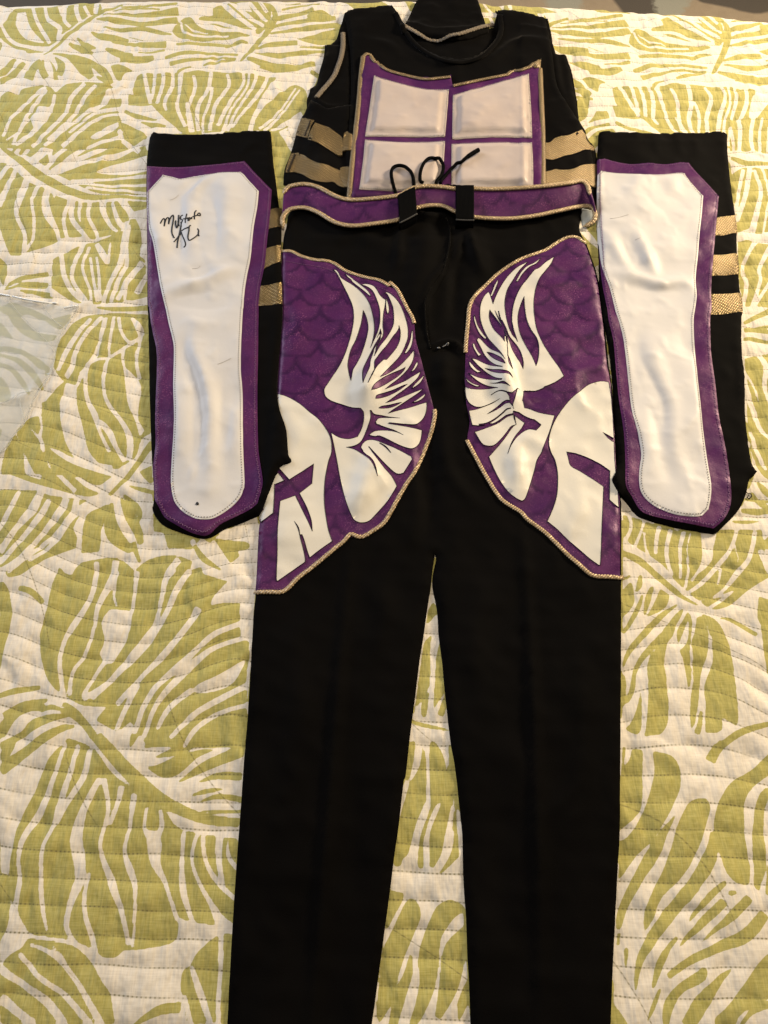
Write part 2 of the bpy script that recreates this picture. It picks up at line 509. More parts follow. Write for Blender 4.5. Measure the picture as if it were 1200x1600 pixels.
LEAF['U'] = [
 gp((400,580),(420,470),(480,380),(560,290),(700,235),(1060,235),(1100,500),(1100,1100),(1020,1140),(900,1330),(700,1310),(500,1250),(330,1190),(300,1100),(300,1000),(320,900),(380,820),(470,730),(430,690),(400,640)),
 ws((660,270,35),(560,400,42),(480,530,46),(430,660,30)), ws((740,255,40),(640,370,35),(560,500,40),(520,640,50),(480,700,40)), ws((770,260,24),(750,320,45),(720,440,30),(690,540,42),(650,600,30),(590,680,46)), ws((825,250,30),(810,350,30),(790,470,25),(790,540,20),(760,640,35),(750,760,30),(780,880,35),(890,1030,42),(940,1150,60),(930,1290,50)),
 ws((858,255,34),(875,360,30),(930,440,26),(1000,420,30)), ws((1010,410,28),(900,480,28),(790,552,24),(660,590,30),(590,690,34),(560,770,20)), ws((640,600,36),(620,720,34),(635,860,40),(690,970,54),(720,1080,30),(790,1230,34)), ws((950,260,30),(1010,350,66),(1010,430,30),(985,560,30),(1005,700,34)),
 wp((890,620),(950,660),(1020,760),(1000,920),(1000,1000),(1045,1080),(1010,1125),(975,1000),(930,900),(910,780)), ws((900,470,30),(885,560,25),(920,690,22)),
 wp((480,735),(560,760),(560,880),(600,1050),(640,1220),(720,1320),(560,1290),(480,1170),(450,1040),(440,900),(460,820)), ws((720,1010,40),(790,1090,60),(840,1200,40),(900,1300,40)),
 ws((300,980,24),(310,1080,20),(290,1160,18)),
 gp((210,1020),(240,995),(280,1000),(300,1040),(285,1120),(230,1060)), gp((130,1100),(190,1045),(260,1150),(330,1270),(370,1400),(260,1400),(180,1240)), gp((70,1170),(120,1110),(170,1240),(190,1400),(15,1400),(30,1270)), gp((320,1230),(420,1290),(560,1360),(600,1420),(400,1400)), gp((0,1070),(25,1080),(20,1120),(0,1150)),
 gp((370,-40),(380,60),(480,120),(570,165),(660,152),(900,150),(1090,100),(1090,-40)),
 ws((450,-40,30),(480,30,30),(550,100,36),(640,160,40)), ws((515,-20,30),(590,90,30),(680,165,30)), ws((590,-20,30),(650,90,25),(680,155,20)), ws((665,-20,25),(670,100,20),(690,165,25)), ws((725,-20,28),(710,90,30),(740,155,25)), ws((750,-20,18),(765,80,20),(760,165,30)), ws((830,-20,40),(790,90,30),(800,165,30)), ws((905,-20,45),(850,90,30),(820,165,30)), ws((900,50,20),(900,150,20)), ws((1005,-20,40),(960,80,40),(910,160,30)),
 gs((695,190,12),(850,205,30),(1075,188,40)),
 gp((0,190),(80,150),(160,175),(300,232),(400,300),(330,290),(200,240),(150,260),(220,330),(300,380),(420,400),(400,440),(300,440),(180,390),(100,320),(60,250),(20,230)), gp((330,290),(520,240),(500,300),(440,360),(380,330)), gp((0,300),(30,320),(110,430),(30,400),(0,390)), gp((0,470),(110,480),(240,540),(330,600),(370,650),(290,640),(200,560),(90,510),(0,500)),
 gs((0,530,22),(120,570,36),(230,660,50),(300,760,36),(320,800,10)), gs((0,600,26),(90,640,36),(170,740,40),(220,830,14)), gp((0,680),(50,740),(90,830),(60,870),(0,880)), gs((30,66,8),(150,40,24),(350,40,34)), gs((180,88,8),(260,88,18),(390,128,12)), gs((60,20,10),(160,0,30)),
 gp((340,610),(370,640),(355,690),(330,690)),
]
LEAF['L'] = [
 gp((50,90),(90,-30),(660,-30),(790,90),(800,280),(800,370),(640,360),(500,350),(380,290),(280,240),(230,200),(140,150),(70,130)),
 ws((100,-20,30),(80,80,30),(50,140,20)), ws((195,-20,28),(125,90,26),(75,150,20)), ws((265,-20,30),(170,100,25),(110,155,20)), ws((345,-20,40),(290,60,35),(225,150,60),(150,190,30)), ws((300,50,14),(275,130,28),(285,200,26)), ws((475,-20,45),(385,80,35),(300,170,30),(250,230,25)), ws((620,-20,35),(500,70,40),(380,170,30),(280,235,20)), ws((660,10,38),(560,110,30),(430,170,35),(290,240,20)), ws((800,75,30),(640,140,30),(490,180,30),(300,248,20)), wp((800,150),(600,200),(520,240),(700,252),(800,236)), ws((800,268,28),(640,272,16),(480,288,24),(390,300,44)), ws((800,318,20),(600,315,18),(420,300,28)), ws((800,362,14),(640,340,18),(470,330,16)), ws((560,10,40),(640,50,30),(760,130,36)),
 gp((0,190),(60,210),(160,300),(300,350),(380,400),(640,400),(700,480),(690,530),(640,570),(560,590),(490,600),(460,590),(340,600),(310,620),(250,650),(150,680),(110,700),(60,700),(0,520)),
 ws((60,200,30),(-10,280,40)), ws((90,230,30),(40,330,35),(-10,430,60)), ws((150,285,35),(120,370,56),(95,480,30),(140,590,28),(130,695,30)), ws((150,290,24),(135,350,24)), ws((215,320,35),(180,400,22),(190,500,22),(185,600,20),(150,670,15)), ws((265,340,40),(250,400,48),(265,480,58),(310,560,30),(320,610,25)), ws((285,330,14),(300,390,12)), ws((380,395,20),(350,490,25),(355,560,25),(370,605,20)), ws((400,395,30),(390,490,35),(440,560,30),(480,605,25)), ws((440,395,25),(430,460,22),(440,520,10)), ws((490,395,35),(480,480,25),(520,560,25),(530,600,20)), ws((560,395,46),(560,450,40),(600,530,25),(640,565,20)), ws((610,405,20),(640,500,35),(680,550,40)), ws((650,395,20),(700,450,35),(800,475,50)),
 gp((690,400),(800,410),(800,445),(730,460)),
 ws((0,100,20),(80,190,34),(170,270,30),(290,350,30),(400,400,20)),
 gs((10,112,14),(100,170,36),(200,250,46),(300,310,46),(400,355,40),(500,378,30),(640,375,20),(810,395,18)),
 gp((285,780),(290,720),(320,700),(430,640),(480,620),(570,600),(640,570),(690,550),(710,500),(740,500),(770,580),(760,700),(790,720),(800,900),(740,930),(560,960),(440,955),(350,900),(300,840)),
 ws((335,690,30),(350,800,35),(400,900,30),(500,970,40)), ws((455,620,30),(400,760,30),(400,840,25),(470,940,25)), ws((485,640,22),(450,760,20),(490,880,20),(500,960,15)), ws((520,620,30),(560,690,46),(580,740,20)), ws((490,700,20),(510,830,20),(530,950,20)), ws((525,700,18),(540,800,20),(545,940,25)), ws((600,620,14),(590,740,20)), ws((690,510,25),(670,640,35),(655,740,38),(600,850,30),(560,960,25)), ws((710,530,15),(690,640,20),(690,740,25),(640,850,30),(600,960,25)), ws((775,730,40),(700,830,38),(640,940,30)), ws((690,860,18),(680,940,20)), ws((800,800,30),(740,900,40)),
 gs((30,872,8),(110,825,25),(265,795,22)), gs((60,880,8),(150,850,20),(265,858,24)), gs((110,892,8),(180,895,20),(275,918,30)), gp((0,710),(35,740),(38,800),(20,860),(0,820)),
]
LEAF['V'] = [
 gp((20,160),(90,60),(200,50),(430,20),(620,0),(640,60),(600,90),(480,170),(340,290),(180,332),(20,260),(0,330),(-20,200)),
 wp((110,80),(160,70),(190,170),(280,265),(160,240),(100,160)), ws((205,50,25),(235,140,30),(310,265,30)), ws((280,30,24),(300,120,30),(375,180,40),(360,260,30)), wp((360,40),(420,15),(412,110),(380,100)), ws((405,20,26),(400,120,28),(440,170,30)), ws((475,20,36),(480,80,35),(505,140,30)), ws((525,40,25),(560,100,25)), ws((605,10,46),(595,80,36)),
 ws((10,160,20),(60,245,30),(150,285,28),(310,300,40)), ws((-10,230,20),(50,295,20),(160,325,20)),
 ws((-20,350,60),(100,350,30),(250,340,40)),
 ws((280,330,60),(400,240,46),(520,140,40),(640,80,30),(760,40,20)),
 gs((270,342,8),(340,290,16),(480,180,24),(620,85,20),(770,36,14)),
 gs((640,95,8),(760,88,16),(900,95,28),(1115,70,50)), gs((600,118,8),(760,132,38),(900,150,34),(1110,120,36)), gs((640,165,8),(800,185,22),(900,180,20),(1000,200,28),(1075,215,10)), gs((570,200,10),(620,225,36),(720,240,46),(800,250,28)), gs((800,225,6),(900,250,6)), gs((700,265,10),(850,275,30),(1040,275,46)), gs((660,305,16),(740,335,50),(830,345,20)), gs((750,372,30),(880,370,46),(960,355,24)), gs((860,325,8),(960,322,16),(1030,310,20)), gs((760,52,8),(900,45,14),(1110,22,18)), gs((700,70,6),(820,62,8),(1000,58,10)),
 gs((250,372,14),(210,420,56),(175,495,70)), gs((270,372,10),(262,430,40),(290,490,44)), gs((300,362,6),(335,420,14),(350,500,30)), gs((340,352,6),(385,410,50),(370,470,36)), gs((325,335,6),(420,350,28),(520,420,76),(570,480,40)), gs((450,340,6),(560,385,36),(650,450,50),(700,515,20)), gs((430,270,20),(500,300,36),(580,330,20)), gs((480,235,10),(540,285,36),(600,300,10)),
 gp((690,410),(740,400),(832,435),(780,452),(750,500),(720,482)), gs((600,470,12),(650,500,30),(690,520,14)),
 gs((95,365,20),(40,430,40),(-20,480,30)), gs((150,385,26),(90,450,36),(-10,520,30)), gs((60,470,20),(0,520,20)),
 gp((-20,650),(50,570),(110,582),(150,545),(290,530),(350,582),(420,525),(560,510),(700,530),(690,560),(640,600),(700,612),(760,610),(750,660),(740,700),(760,760),(720,800),(760,880),(600,930),(-20,930)),
 ws((285,540,34),(190,620,25),(70,740,28),(20,860,25)), ws((290,560,30),(180,700,28),(120,820,26),(80,910,26)), wp((240,660),(310,670),(290,740),(210,800),(190,740)), ws((345,590,24),(300,720,34),(200,830,38),(100,910,30)), ws((530,520,34),(440,620,34),(400,720,30),(260,860,30),(200,920,30)), ws((600,530,30),(520,620,30),(440,740,25),(300,880,30)), ws((700,560,70),(630,650,34),(540,700,30),(400,810,30),(280,920,30)), ws((770,670,30),(620,690,28),(540,740,22),(430,830,24)), ws((770,710,24),(640,725,22),(520,800,30),(390,920,38)), wp((740,760),(640,800),(560,860),(620,862),(740,790)), ws((770,850,36),(640,885,28),(540,930,20)), ws((180,740,20),(110,830,16),(40,880,12)),
 gp((800,580),(798,650),(900,662),(945,655),(870,595)), gs((775,682,18),(850,722,28),(985,755,12)), gs((760,770,14),(850,822,38),(920,870,24)), gs((880,762,8),(960,785,30),(1040,792,8)), gs((950,650,12),(1050,745,28),(1190,840,34)),
]
LEAF['Wc'] = [
 gp((-170,540),(-150,470),(-100,455),(0,460),(300,450),(440,460),(720,480),(730,500),(680,590),(600,700),(560,790),(540,850),(170,850),(60,740),(-60,650),(-160,590)),
 ws((-100,450,28),(-80,560,34),(-60,645,28)), ws((-30,450,28),(-40,550,25),(-50,620,25)), ws((20,450,28),(20,520,30),(-20,645,28)), ws((80,450,25),(75,540,30),(30,640,30),(40,690,20)), ws((130,455,44),(120,600,25),(110,680,30),(160,800,28)), ws((165,640,10),(180,710,40),(200,830,46)), ws((205,455,24),(220,540,28),(190,640,25),(165,730,14)), ws((320,455,34),(300,560,30),(235,680,32),(240,820,30)), ws((330,540,18),(310,650,24),(270,740,20),(270,840,20)), ws((420,465,24),(430,540,28),(350,660,30),(310,820,34)), ws((520,455,20),(520,530,24),(440,640,30),(360,790,30)), ws((560,460,16),(540,560,18),(450,680,18),(390,830,28)), ws((605,460,24),(585,540,25),(490,680,20),(420,820,28)), ws((670,475,26),(640,560,30),(550,670,25),(450,800,20)), ws((720,530,70),(620,680,56),(560,820,30)), wp((730,480),(830,520),(700,600),(680,560)),
 gp((580,820),(620,700),(750,580),(830,530),(870,535),(912,570),(915,650),(830,740),(760,780),(840,790),(900,720),(840,900),(700,920),(690,830),(640,820)),
 ws((850,545,14),(740,700,18),(620,810,24)), ws((875,555,14),(760,710,18),(650,820,24)), ws((905,700,56),(800,765,38),(690,820,22)), ws((860,770,20),(700,850,20)), ws((850,830,20),(720,890,24)),
 gp((330,50),(380,30),(500,0),(690,20),(690,130),(640,200),(590,210),(400,170),(240,122),(260,100),(330,90)),
 ws((395,20,36),(480,100,38),(600,190,28)), ws((440,10,28),(560,110,34),(650,165,24)), wp((470,5),(540,15),(580,80),(520,60)), ws((550,10,24),(620,90,28),(670,135,24)), ws((620,10,28),(670,80,28)), ws((240,130,10),(380,140,22),(500,185,22),(600,205,14)), ws((560,20,12),(600,60,14)),
 gp((75,190),(100,150),(150,110),(190,110),(240,160),(330,190),(540,212),(560,230),(440,246),(230,250),(110,230)), ws((130,130,18),(150,200,18),(250,222,18),(430,228,12)), ws((150,140,10),(200,185,14),(300,205,10)),
 gs((100,270,20),(250,270,24),(440,288,24)), gs((410,300,8),(480,270,28),(550,270,12)), gs((30,362,20),(150,332,28),(300,332,20),(490,348,14)), gs((60,402,30),(180,380,22),(330,362,14),(490,370,8)), gs((270,410,12),(350,390,20),(480,375,8)), gs((110,455,20),(150,430,14),(200,418,6)), gp((160,455),(240,440),(290,450),(300,470),(200,470)),
 ws((480,390,40),(560,320,60),(640,240,56),(710,150,56),(740,60,36)),
 gs((690,30,12),(720,90,34),(695,165,34),(625,260,30),(540,350,22),(500,385,10)),
 gs((735,112,26),(850,90,28),(960,60,28)), gp((920,92),(1000,60),(1060,80),(1080,112),(920,117)), gs((710,165,8),(820,140,28),(1130,105,28)), gs((690,212,10),(850,182,28),(1130,152,30)), gp((850,240),(1000,200),(1130,165),(1110,262),(1000,272),(900,262)), gs((600,310,8),(720,282,34),(860,270,30)), gs((590,332,8),(740,350,34),(880,330,24),(1050,315,20)), gs((870,300,10),(960,290,16),(1060,285,20)), gs((545,370,16),(640,400,46),(800,420,36),(970,395,34)), gs((620,428,6),(760,442,18),(870,430,8)), gs((940,440,20),(990,470,34)), gs((760,62,10),(860,40,14),(1000,20,10)), gs((780,30,8),(880,15,10)), gs((1090,90,20),(1120,70,14)),
]
LEAF['Q'] = [
 gp((130,90),(160,-20),(640,-20),(640,300),(720,190),(820,190),(1000,190),(1030,480),(950,520),(870,590),(800,660),(680,695),(610,640),(520,570),(420,470),(360,400),(200,300),(130,240)),
 ws((160,80,28),(180,180,25),(140,270,30)), ws((250,60,26),(262,140,24),(240,210,20),(205,300,26)), ws((260,210,18),(270,300,20),(290,360,20)), ws((370,80,34),(365,160,36),(340,240,32),(335,350,28)), ws((445,150,40),(405,290,34),(410,400,30),(440,480,20)), ws((525,160,42),(490,300,30),(490,400,25),(490,500,22)), ws((555,205,16),(532,320,14),(540,440,20),(520,560,24)), wp((620,190),(725,190),(700,300),(690,380),(640,440),(600,470),(570,520),(550,510),(600,440),(625,360)), ws((845,190,28),(805,310,30),(740,400,34),(620,530,34),(530,590,20)), ws((830,290,12),(848,380,14),(840,420,10)), ws((960,200,36),(920,370,36),(840,470,44),(760,570,25),(670,630,20)), ws((745,430,22),(725,540,18)), ws((860,430,26),(790,550,18)), ws((985,320,36),(1030,450,30)), ws((600,640,12),(760,600,14),(830,570,10)), wp((800,590),(960,520),(1040,480),(1040,600),(860,600),(800,650),(690,692),(640,690)),
 gs((680,692,6),(780,650,46),(900,550,50),(1035,470,44)), gs((640,655,10),(670,635,30),(690,610,14)),
 gs((870,72,24),(960,80,38),(1050,85,22)), gs((810,142,14),(900,145,26),(990,138,8)), gp((1050,225),(1010,270),(1005,312),(1050,322)), gs((900,0,20),(1050,20,20)),
 ws((130,300,40),(240,350,30),(350,440,34),(450,540,34),(560,640,36)),
 gs((125,345,30),(230,390,46),(330,470,38),(430,552,34),(520,622,24),(605,668,10)),
 gp((125,590),(180,520),(200,640),(170,700),(125,745)), gs((128,500,14),(150,500,20),(180,480,8)), gs((238,478,18),(230,540,38),(208,592,10)), gs((250,600,14),(220,690,30),(160,800,26),(125,850,16)), gp((290,560),(318,545),(320,580),(285,640),(300,560)), gs((305,560,20),(285,630,40),(262,735,10)),
 gp((365,560),(425,595),(410,660),(350,710),(270,745),(300,700),(340,620)),
 gs((480,655,8),(380,725,34),(280,825,42),(190,925,38),(145,1000,24),(128,1060,14)), gs((512,680,6),(470,740,40),(390,850,50),(300,935,40),(240,1010,34),(200,1100,26),(185,1200,34),(150,1280,20)),
 gp((340,940),(390,880),(430,820),(470,770),(440,860),(410,900),(390,1000),(400,1100),(415,1300),(410,1400),(370,1470),(250,1490),(270,1430),(285,1200),(280,1060),(300,980)),
 gs((480,905,8),(488,835,38),(520,765,30),(540,700,8)),
 gp((545,700),(565,780),(555,870),(548,950),(560,1080),(550,1200),(530,1130),(510,1020),(480,950),(530,900),(545,800)),
 gp((590,740),(620,735),(655,820),(665,930),(650,1000),(620,1100),(610,1200),(600,1300),(580,1400),(552,1445),(555,1250),(572,1150),(570,1000),(562,900),(580,830)),
 gp((620,715),(700,750),(760,830),(800,920),(820,1040),(840,1230),(850,1380),(840,1420),(750,1362),(752,1435),(720,1460),(640,1462),(650,1280),(640,1180),(660,1110),(690,1030),(690,930),(670,830)), gs((622,1320,20),(612,1400,28),(590,1470,44)),
 gp((240,1150),(245,1300),(240,1440),(210,1478),(140,1440),(185,1390),(225,1270)), gs((128,1100,30),(140,1200,20),(128,1300,16)),
 gs((730,745,10),(800,755,22),(880,795,28),(970,852,26)),
 gp((975,610),(1060,640),(1060,1150),(1030,1060),(1010,950),(990,790),(970,740)),
 gs((690,1610,30),(760,1532,44),(880,1452,44),(1060,1402,30)),
]
LEAF['R'] = [
 gp((170,35),(228,45),(225,330),(200,410),(100,500),(100,190),(150,110)), gp((100,30),(135,28),(112,180),(100,190)),
 gp((285,55),(340,62),(400,85),(440,160),(440,260),(400,360),(330,480),(280,560),(200,640),(90,790),(100,560),(150,530),(230,400),(280,240),(295,160)),
 gs((415,405,8),(350,510,40),(290,630,76),(200,780,60),(130,920,50),(85,1060,40)),
 gp((480,360),(530,322),(590,320),(612,370),(590,460),(550,580),(500,690),(430,790),(340,880),(290,1000),(240,1085),(245,940),(330,760),(390,600),(420,480)),
 gs((622,500,8),(610,640,80),(530,790,80),(420,930,78),(290,1100,66),(210,1250,40),(190,1410,14)), ws((690,740,28),(560,890,26),(440,1040,30),(380,1180,24)),
 gp((645,570),(638,420),(680,300),(750,215),(850,160),(960,50),(960,180),(880,240),(812,330),(812,560),(840,700),(832,805),(760,800),(700,740),(670,650)),
 gp((880,330),(930,255),(960,260),(920,420),(925,600),(930,700),(890,850),(858,822),(862,700),(850,560)), gs((960,700,40),(935,870,30)),
 gs((700,790,26),(600,880,42),(480,1030,10)), gp((700,850),(730,838),(775,850),(720,875)), gs((690,900,56),(560,1030,50),(430,1165,10)), gs((830,880,56),(740,975,56),(640,1065,28),(550,1142,8)), gs((920,970,66),(810,1095,80),(640,1170,56),(480,1250,48),(370,1330,36)), gs((430,1105,24),(380,1160,30),(330,1250,46),(285,1400,16)),
 gs((580,1275,24),(550,1330,66),(440,1400,56),(375,1500,60),(360,1610,34)), gs((740,1280,10),(640,1370,56),(560,1480,88),(480,1610,80)), gp((960,1180),(880,1250),(800,1370),(720,1480),(640,1560),(640,1610),(750,1610),(790,1530),(960,1440)), gs((960,1480,40),(840,1530,30),(780,1610,20)), gs((330,1390,16),(290,1500,26),(250,1600,10)),
 gp((55,1470),(110,1540),(155,1610),(50,1610)), gs((140,1165,28),(132,1310,8)), gs((100,1080,20),(90,1160,16)), gs((660,20,50),(615,110,66)), gs((690,0,50),(640,60,56)),
]
LEAF['Sm'] = [
 gp((455,60),(500,60),(490,150),(465,210),(450,230)), gp((465,360),(500,400),(490,435),(410,520),(430,430)), gp((465,560),(450,640),(448,850),(440,900),(380,1000),(360,1020),(355,900),(400,640)), gp((510,600),(545,760),(560,960),(480,1090),(520,930),(470,1050),(470,950),(480,850),(485,720)), gs((440,925,8),(415,1000,40),(410,1085,26)), gs((560,950,14),(515,1080,36)), ws((545,920,14),(480,1080,14)), gs((325,1112,24),(430,1140,26),(570,1168,12)),
 gp((320,1240),(358,1230),(342,1370),(310,1500),(290,1400)), gp((400,1240),(425,1380),(420,1620),(300,1620),(330,1490),(385,1380)), gp((450,1230),(490,1250),(540,1360),(545,1480),(510,1620),(452,1620),(440,1380)), gs((560,1240,6),(582,1360,36),(570,1500,66),(550,1640,70)), gs((625,1350,10),(620,1500,20),(630,1620,20)),
]
LEAF['T'] = [
 gp((340,0),(445,0),(440,130),(380,280),(340,440),(320,490),(290,520),(280,565),(225,565),(235,450),(270,250),(310,110)), gp((475,0),(555,0),(530,120),(470,240),(440,350),(428,400),(430,575),(395,580),(390,520),(410,350),(470,180)), gp((580,0),(610,0),(605,180),(570,350),(555,430),(540,490),(490,580),(465,560),(470,340),(530,190)), gp((645,0),(680,200),(700,420),(660,500),(530,625),(512,600),(590,480),(610,380)), ws((620,330,22),(600,470,24),(515,620,16)),
 gp((195,715),(300,740),(290,790),(240,880),(190,980),(170,970)), gp((310,800),(340,770),(380,790),(410,860),(400,930),(360,1020),(310,1140),(270,1260),(240,1380),(210,1480),(140,1600),(120,1500),(165,1120),(200,1030),(260,900)), gs((345,1130,10),(330,1260,56),(275,1410,76),(225,1620,60)), gp((500,850),(550,800),(600,785),(660,800),(720,850),(640,890),(580,970),(540,1050),(530,1180),(510,1320),(490,1400),(400,1590),(330,1610),(370,1480),(400,1330),(395,1150),(440,990)), gp((720,930),(710,1100),(685,1250),(640,1400),(540,1570),(500,1550),(530,1350),(550,1150),(590,1050)), gp((725,1290),(745,1400),(670,1570),(650,1610),(640,1500),(680,1380)), ws((640,1480,20),(650,1620,20)),
]
LEAF['D'] = [
 gp((940,-40),(1220,-40),(1220,195),(960,185)), ws((1000,-40,26),(1022,60,34),(1018,190,30)), ws((1110,-40,28),(1090,80,34),(1105,190,30)), ws((1165,-40,20),(1145,80,22),(1150,190,24)), ws((1200,40,20),(1195,190,20)), ws((960,40,24),(980,120,22),(985,190,16)),
 gs((945,222,16),(1010,250,26),(1080,268,24),(1220,262,18)),
 gp((975,330),(1020,300),(1060,290),(1220,300),(1220,680),(1160,700),(1100,690),(1090,660),(1010,690),(995,560)), ws((1045,300,30),(1022,420,28),(1000,570,22)), ws((1085,285,38),(1062,450,38),(1008,620,34)), ws((1110,305,24),(1155,430,32),(1132,560,42),(1102,690,54)), ws((1205,500,18),(1182,620,18),(1172,700,16)), ws((1160,290,20),(1190,380,18),(1205,470,16)),
 gp((1012,745),(1070,735),(1110,745),(1220,770),(1220,1175),(1130,1162),(1040,1168),(1020,1000)), ws((1135,735,44),(1090,800,30),(1040,920,30),(1065,1020,34),(1038,1168,30)), ws((1215,780,40),(1145,920,30),(1146,1010,30),(1092,1175,28)), ws((1215,1000,28),(1150,1100,24),(1110,1172,16)),
 gs((1040,1272,20),(1120,1232,30),(1220,1186,40)), gs((1045,1325,16),(1130,1302,20),(1220,1290,16)),
]
LEAF['E'] = [
 gs((1040,72,24),(1120,72,30),(1220,92,24)), gs((1040,132,20),(1100,128,24),(1220,150,20)),
 gp((1048,250),(1120,228),(1220,215),(1220,720),(1160,640),(1090,480),(1062,380)), ws((1130,215,34),(1180,300,46),(1172,420,32),(1210,540,22)), ws((1052,340,18),(1110,430,16),(1140,520,14)),
 gp((1060,440),(1075,520),(1110,560),(1150,620),(1220,700),(1220,1010),(1150,960),(1110,860),(1080,740)), ws((1060,450,34),(1110,580,38),(1150,680,34),(1220,750,28)), ws((1085,700,28),(1132,830,34),(1190,940,26)),
 gs((1130,1010,10),(1165,1060,40),(1220,1110,26)), gs((1090,1080,16),(1150,1150,34),(1220,1190,24)),
]
# parts of the bed that the photograph shows (photo pixels); elsewhere the print repeats on its own lattice
SEEN = [[(1138,190),(1206,185),(1206,805),(1160,790),(1178,745),(1160,610),(1155,480),(1148,350)],
        [(0,3),(520,0),(530,60),(505,100),(480,160),(450,205),(420,205),(230,212),(232,480),(240,830),(330,845),(400,800),(406,830),(398,940),(355,1605),(0,1605)],
        [(972,805),(1060,830),(1110,832),(1160,790),(1202,780),(1202,1605),(957,1605),(971,1160)],
        [(682,868),(676,915),(684,960),(705,1160),(736,1605),(580,1605),(634,1212),(674,915)]]
LAT_A, LAT_B = np.array([0.793, -0.036]), np.array([0.25, -0.868])

LG = Grid(-1.15, 1.15, -0.75, 2.2, 0.001)
def paint_leaves():
    Z = np.zeros((LG.ny, LG.nx), np.float32)
    for crop, items in LEAF.items():
        for col, kind, pts in items:
            q = ph(crop, pts)
            out = stroke_poly(q) if kind == 's' else soften(q, 3, 50)
            wx, wy = unproj(out[:, 0], out[:, 1])
            poly = np.stack([wx, wy], 1)
            c = LG.cells(poly)
            if c is None:
                continue
            sl, X, Y = c
            m = inside(poly, X, Y)
            Z[sl][m] = 1.0 if col == 'g' else 0.0
    known = np.zeros((LG.ny, LG.nx), bool)
    for s in SEEN:
        a = np.array(s, float)
        wx, wy = unproj(a[:, 0], a[:, 1])
        poly = np.stack([wx, wy], 1)
        sl, X, Y = LG.cells(poly)
        known[sl] |= inside(poly, X, Y)
    Z0, K0 = Z.copy(), known.copy()
    Z[~known] = 0
    jj, ii = np.nonzero(~known)
    px, py = LG.x0 + ii * LG.d, LG.y0 + jj * LG.d
    todo = np.ones(len(ii), bool)
    combos = sorted([(a, b) for a in range(-3, 4) for b in range(-3, 4) if (a, b) != (0, 0)], key=lambda t: abs(t[0]) + abs(t[1]) * 1.01)
    for a, b in combos:
        sx, sy = px + a * LAT_A[0] + b * LAT_B[0], py + a * LAT_A[1] + b * LAT_B[1]
        fi, fj = np.round((sx - LG.x0) / LG.d).astype(int), np.round((sy - LG.y0) / LG.d).astype(int)
        ok = todo & (fi >= 0) & (fi < LG.nx) & (fj >= 0) & (fj < LG.ny)
        ok[ok] &= K0[fj[ok], fi[ok]]
        Z[jj[ok], ii[ok]] = Z0[fj[ok], fi[ok]]
        todo &= ~ok
    rest = todo
    sx, sy = px[rest], py[rest]
    Z[jj[rest], ii[rest]] = (np.sin(60 * (sx + 0.5 * sy) + 2.5 * vnoise(sx * 8, sy * 8)) + 0.25 > 0)
    return boxblur(Z, 1, 2)
LG.Z = paint_leaves()

STITCH = 0.0236
def quilt_phase(x, y):
    w = 0.046 * x + 0.006 * vnoise(x * 5, y * 3, 3) + 0.0016 * vnoise(x * 22, y * 14, 6)
    for cx, cy, sx, sy, a in ((-0.26, 0.40, 0.15, 0.12, 0.045), (-0.44, 0.30, 0.07, 0.2, -0.03), (-0.16, 0.24, 0.06, 0.12, -0.035), (0.33, 0.20, 0.10, 0.10, -0.03),
                              (0.46, 0.16, 0.08, 0.14, 0.02), (-0.55, 0.62, 0.12, 0.10, -0.035), (-0.33, 1.02, 0.12, 0.06, -0.02), (-0.66, 0.93, 0.1, 0.08, 0.03), (-0.50, 1.22, 0.14, 0.06, 0.02), (0.52, 0.93, 0.1, 0.08, 0.02)):
        w = w + a * np.exp(-((x - cx) / sx) ** 2 - ((y - cy) / sy) ** 2)
    return (y + w) / STITCH

def quilt_relief(x, y):
    p = quilt_phase(x, y)
    s = np.abs(np.sin(np.pi * p))
    a = 0.0014 * (1 + 0.35 * vnoise(x * 30, y * 30, 1))
    h = a * s ** 0.6
    # puckers: little creases that run across the channels and fan out from the stitching
    near = 1 - 0.45 * s
    h = h + 0.0022 * near * vnoise(x * 62 + 2.0 * vnoise(x * 20, y * 20, 7), y * 26, 5) + 0.0011 * vnoise(x * 60 + y * 25, y * 45, 8)
    h = h + 0.0022 * vnoise(x * 9, y * 5, 2) + 0.0020 * vnoise(x * 16, y * 3, 12)
    return h, p

R_EDGE = 0.045
def bed_edge(x):
    return 1.435 - 0.050 * ((x + 0.22) / 0.8) ** 2

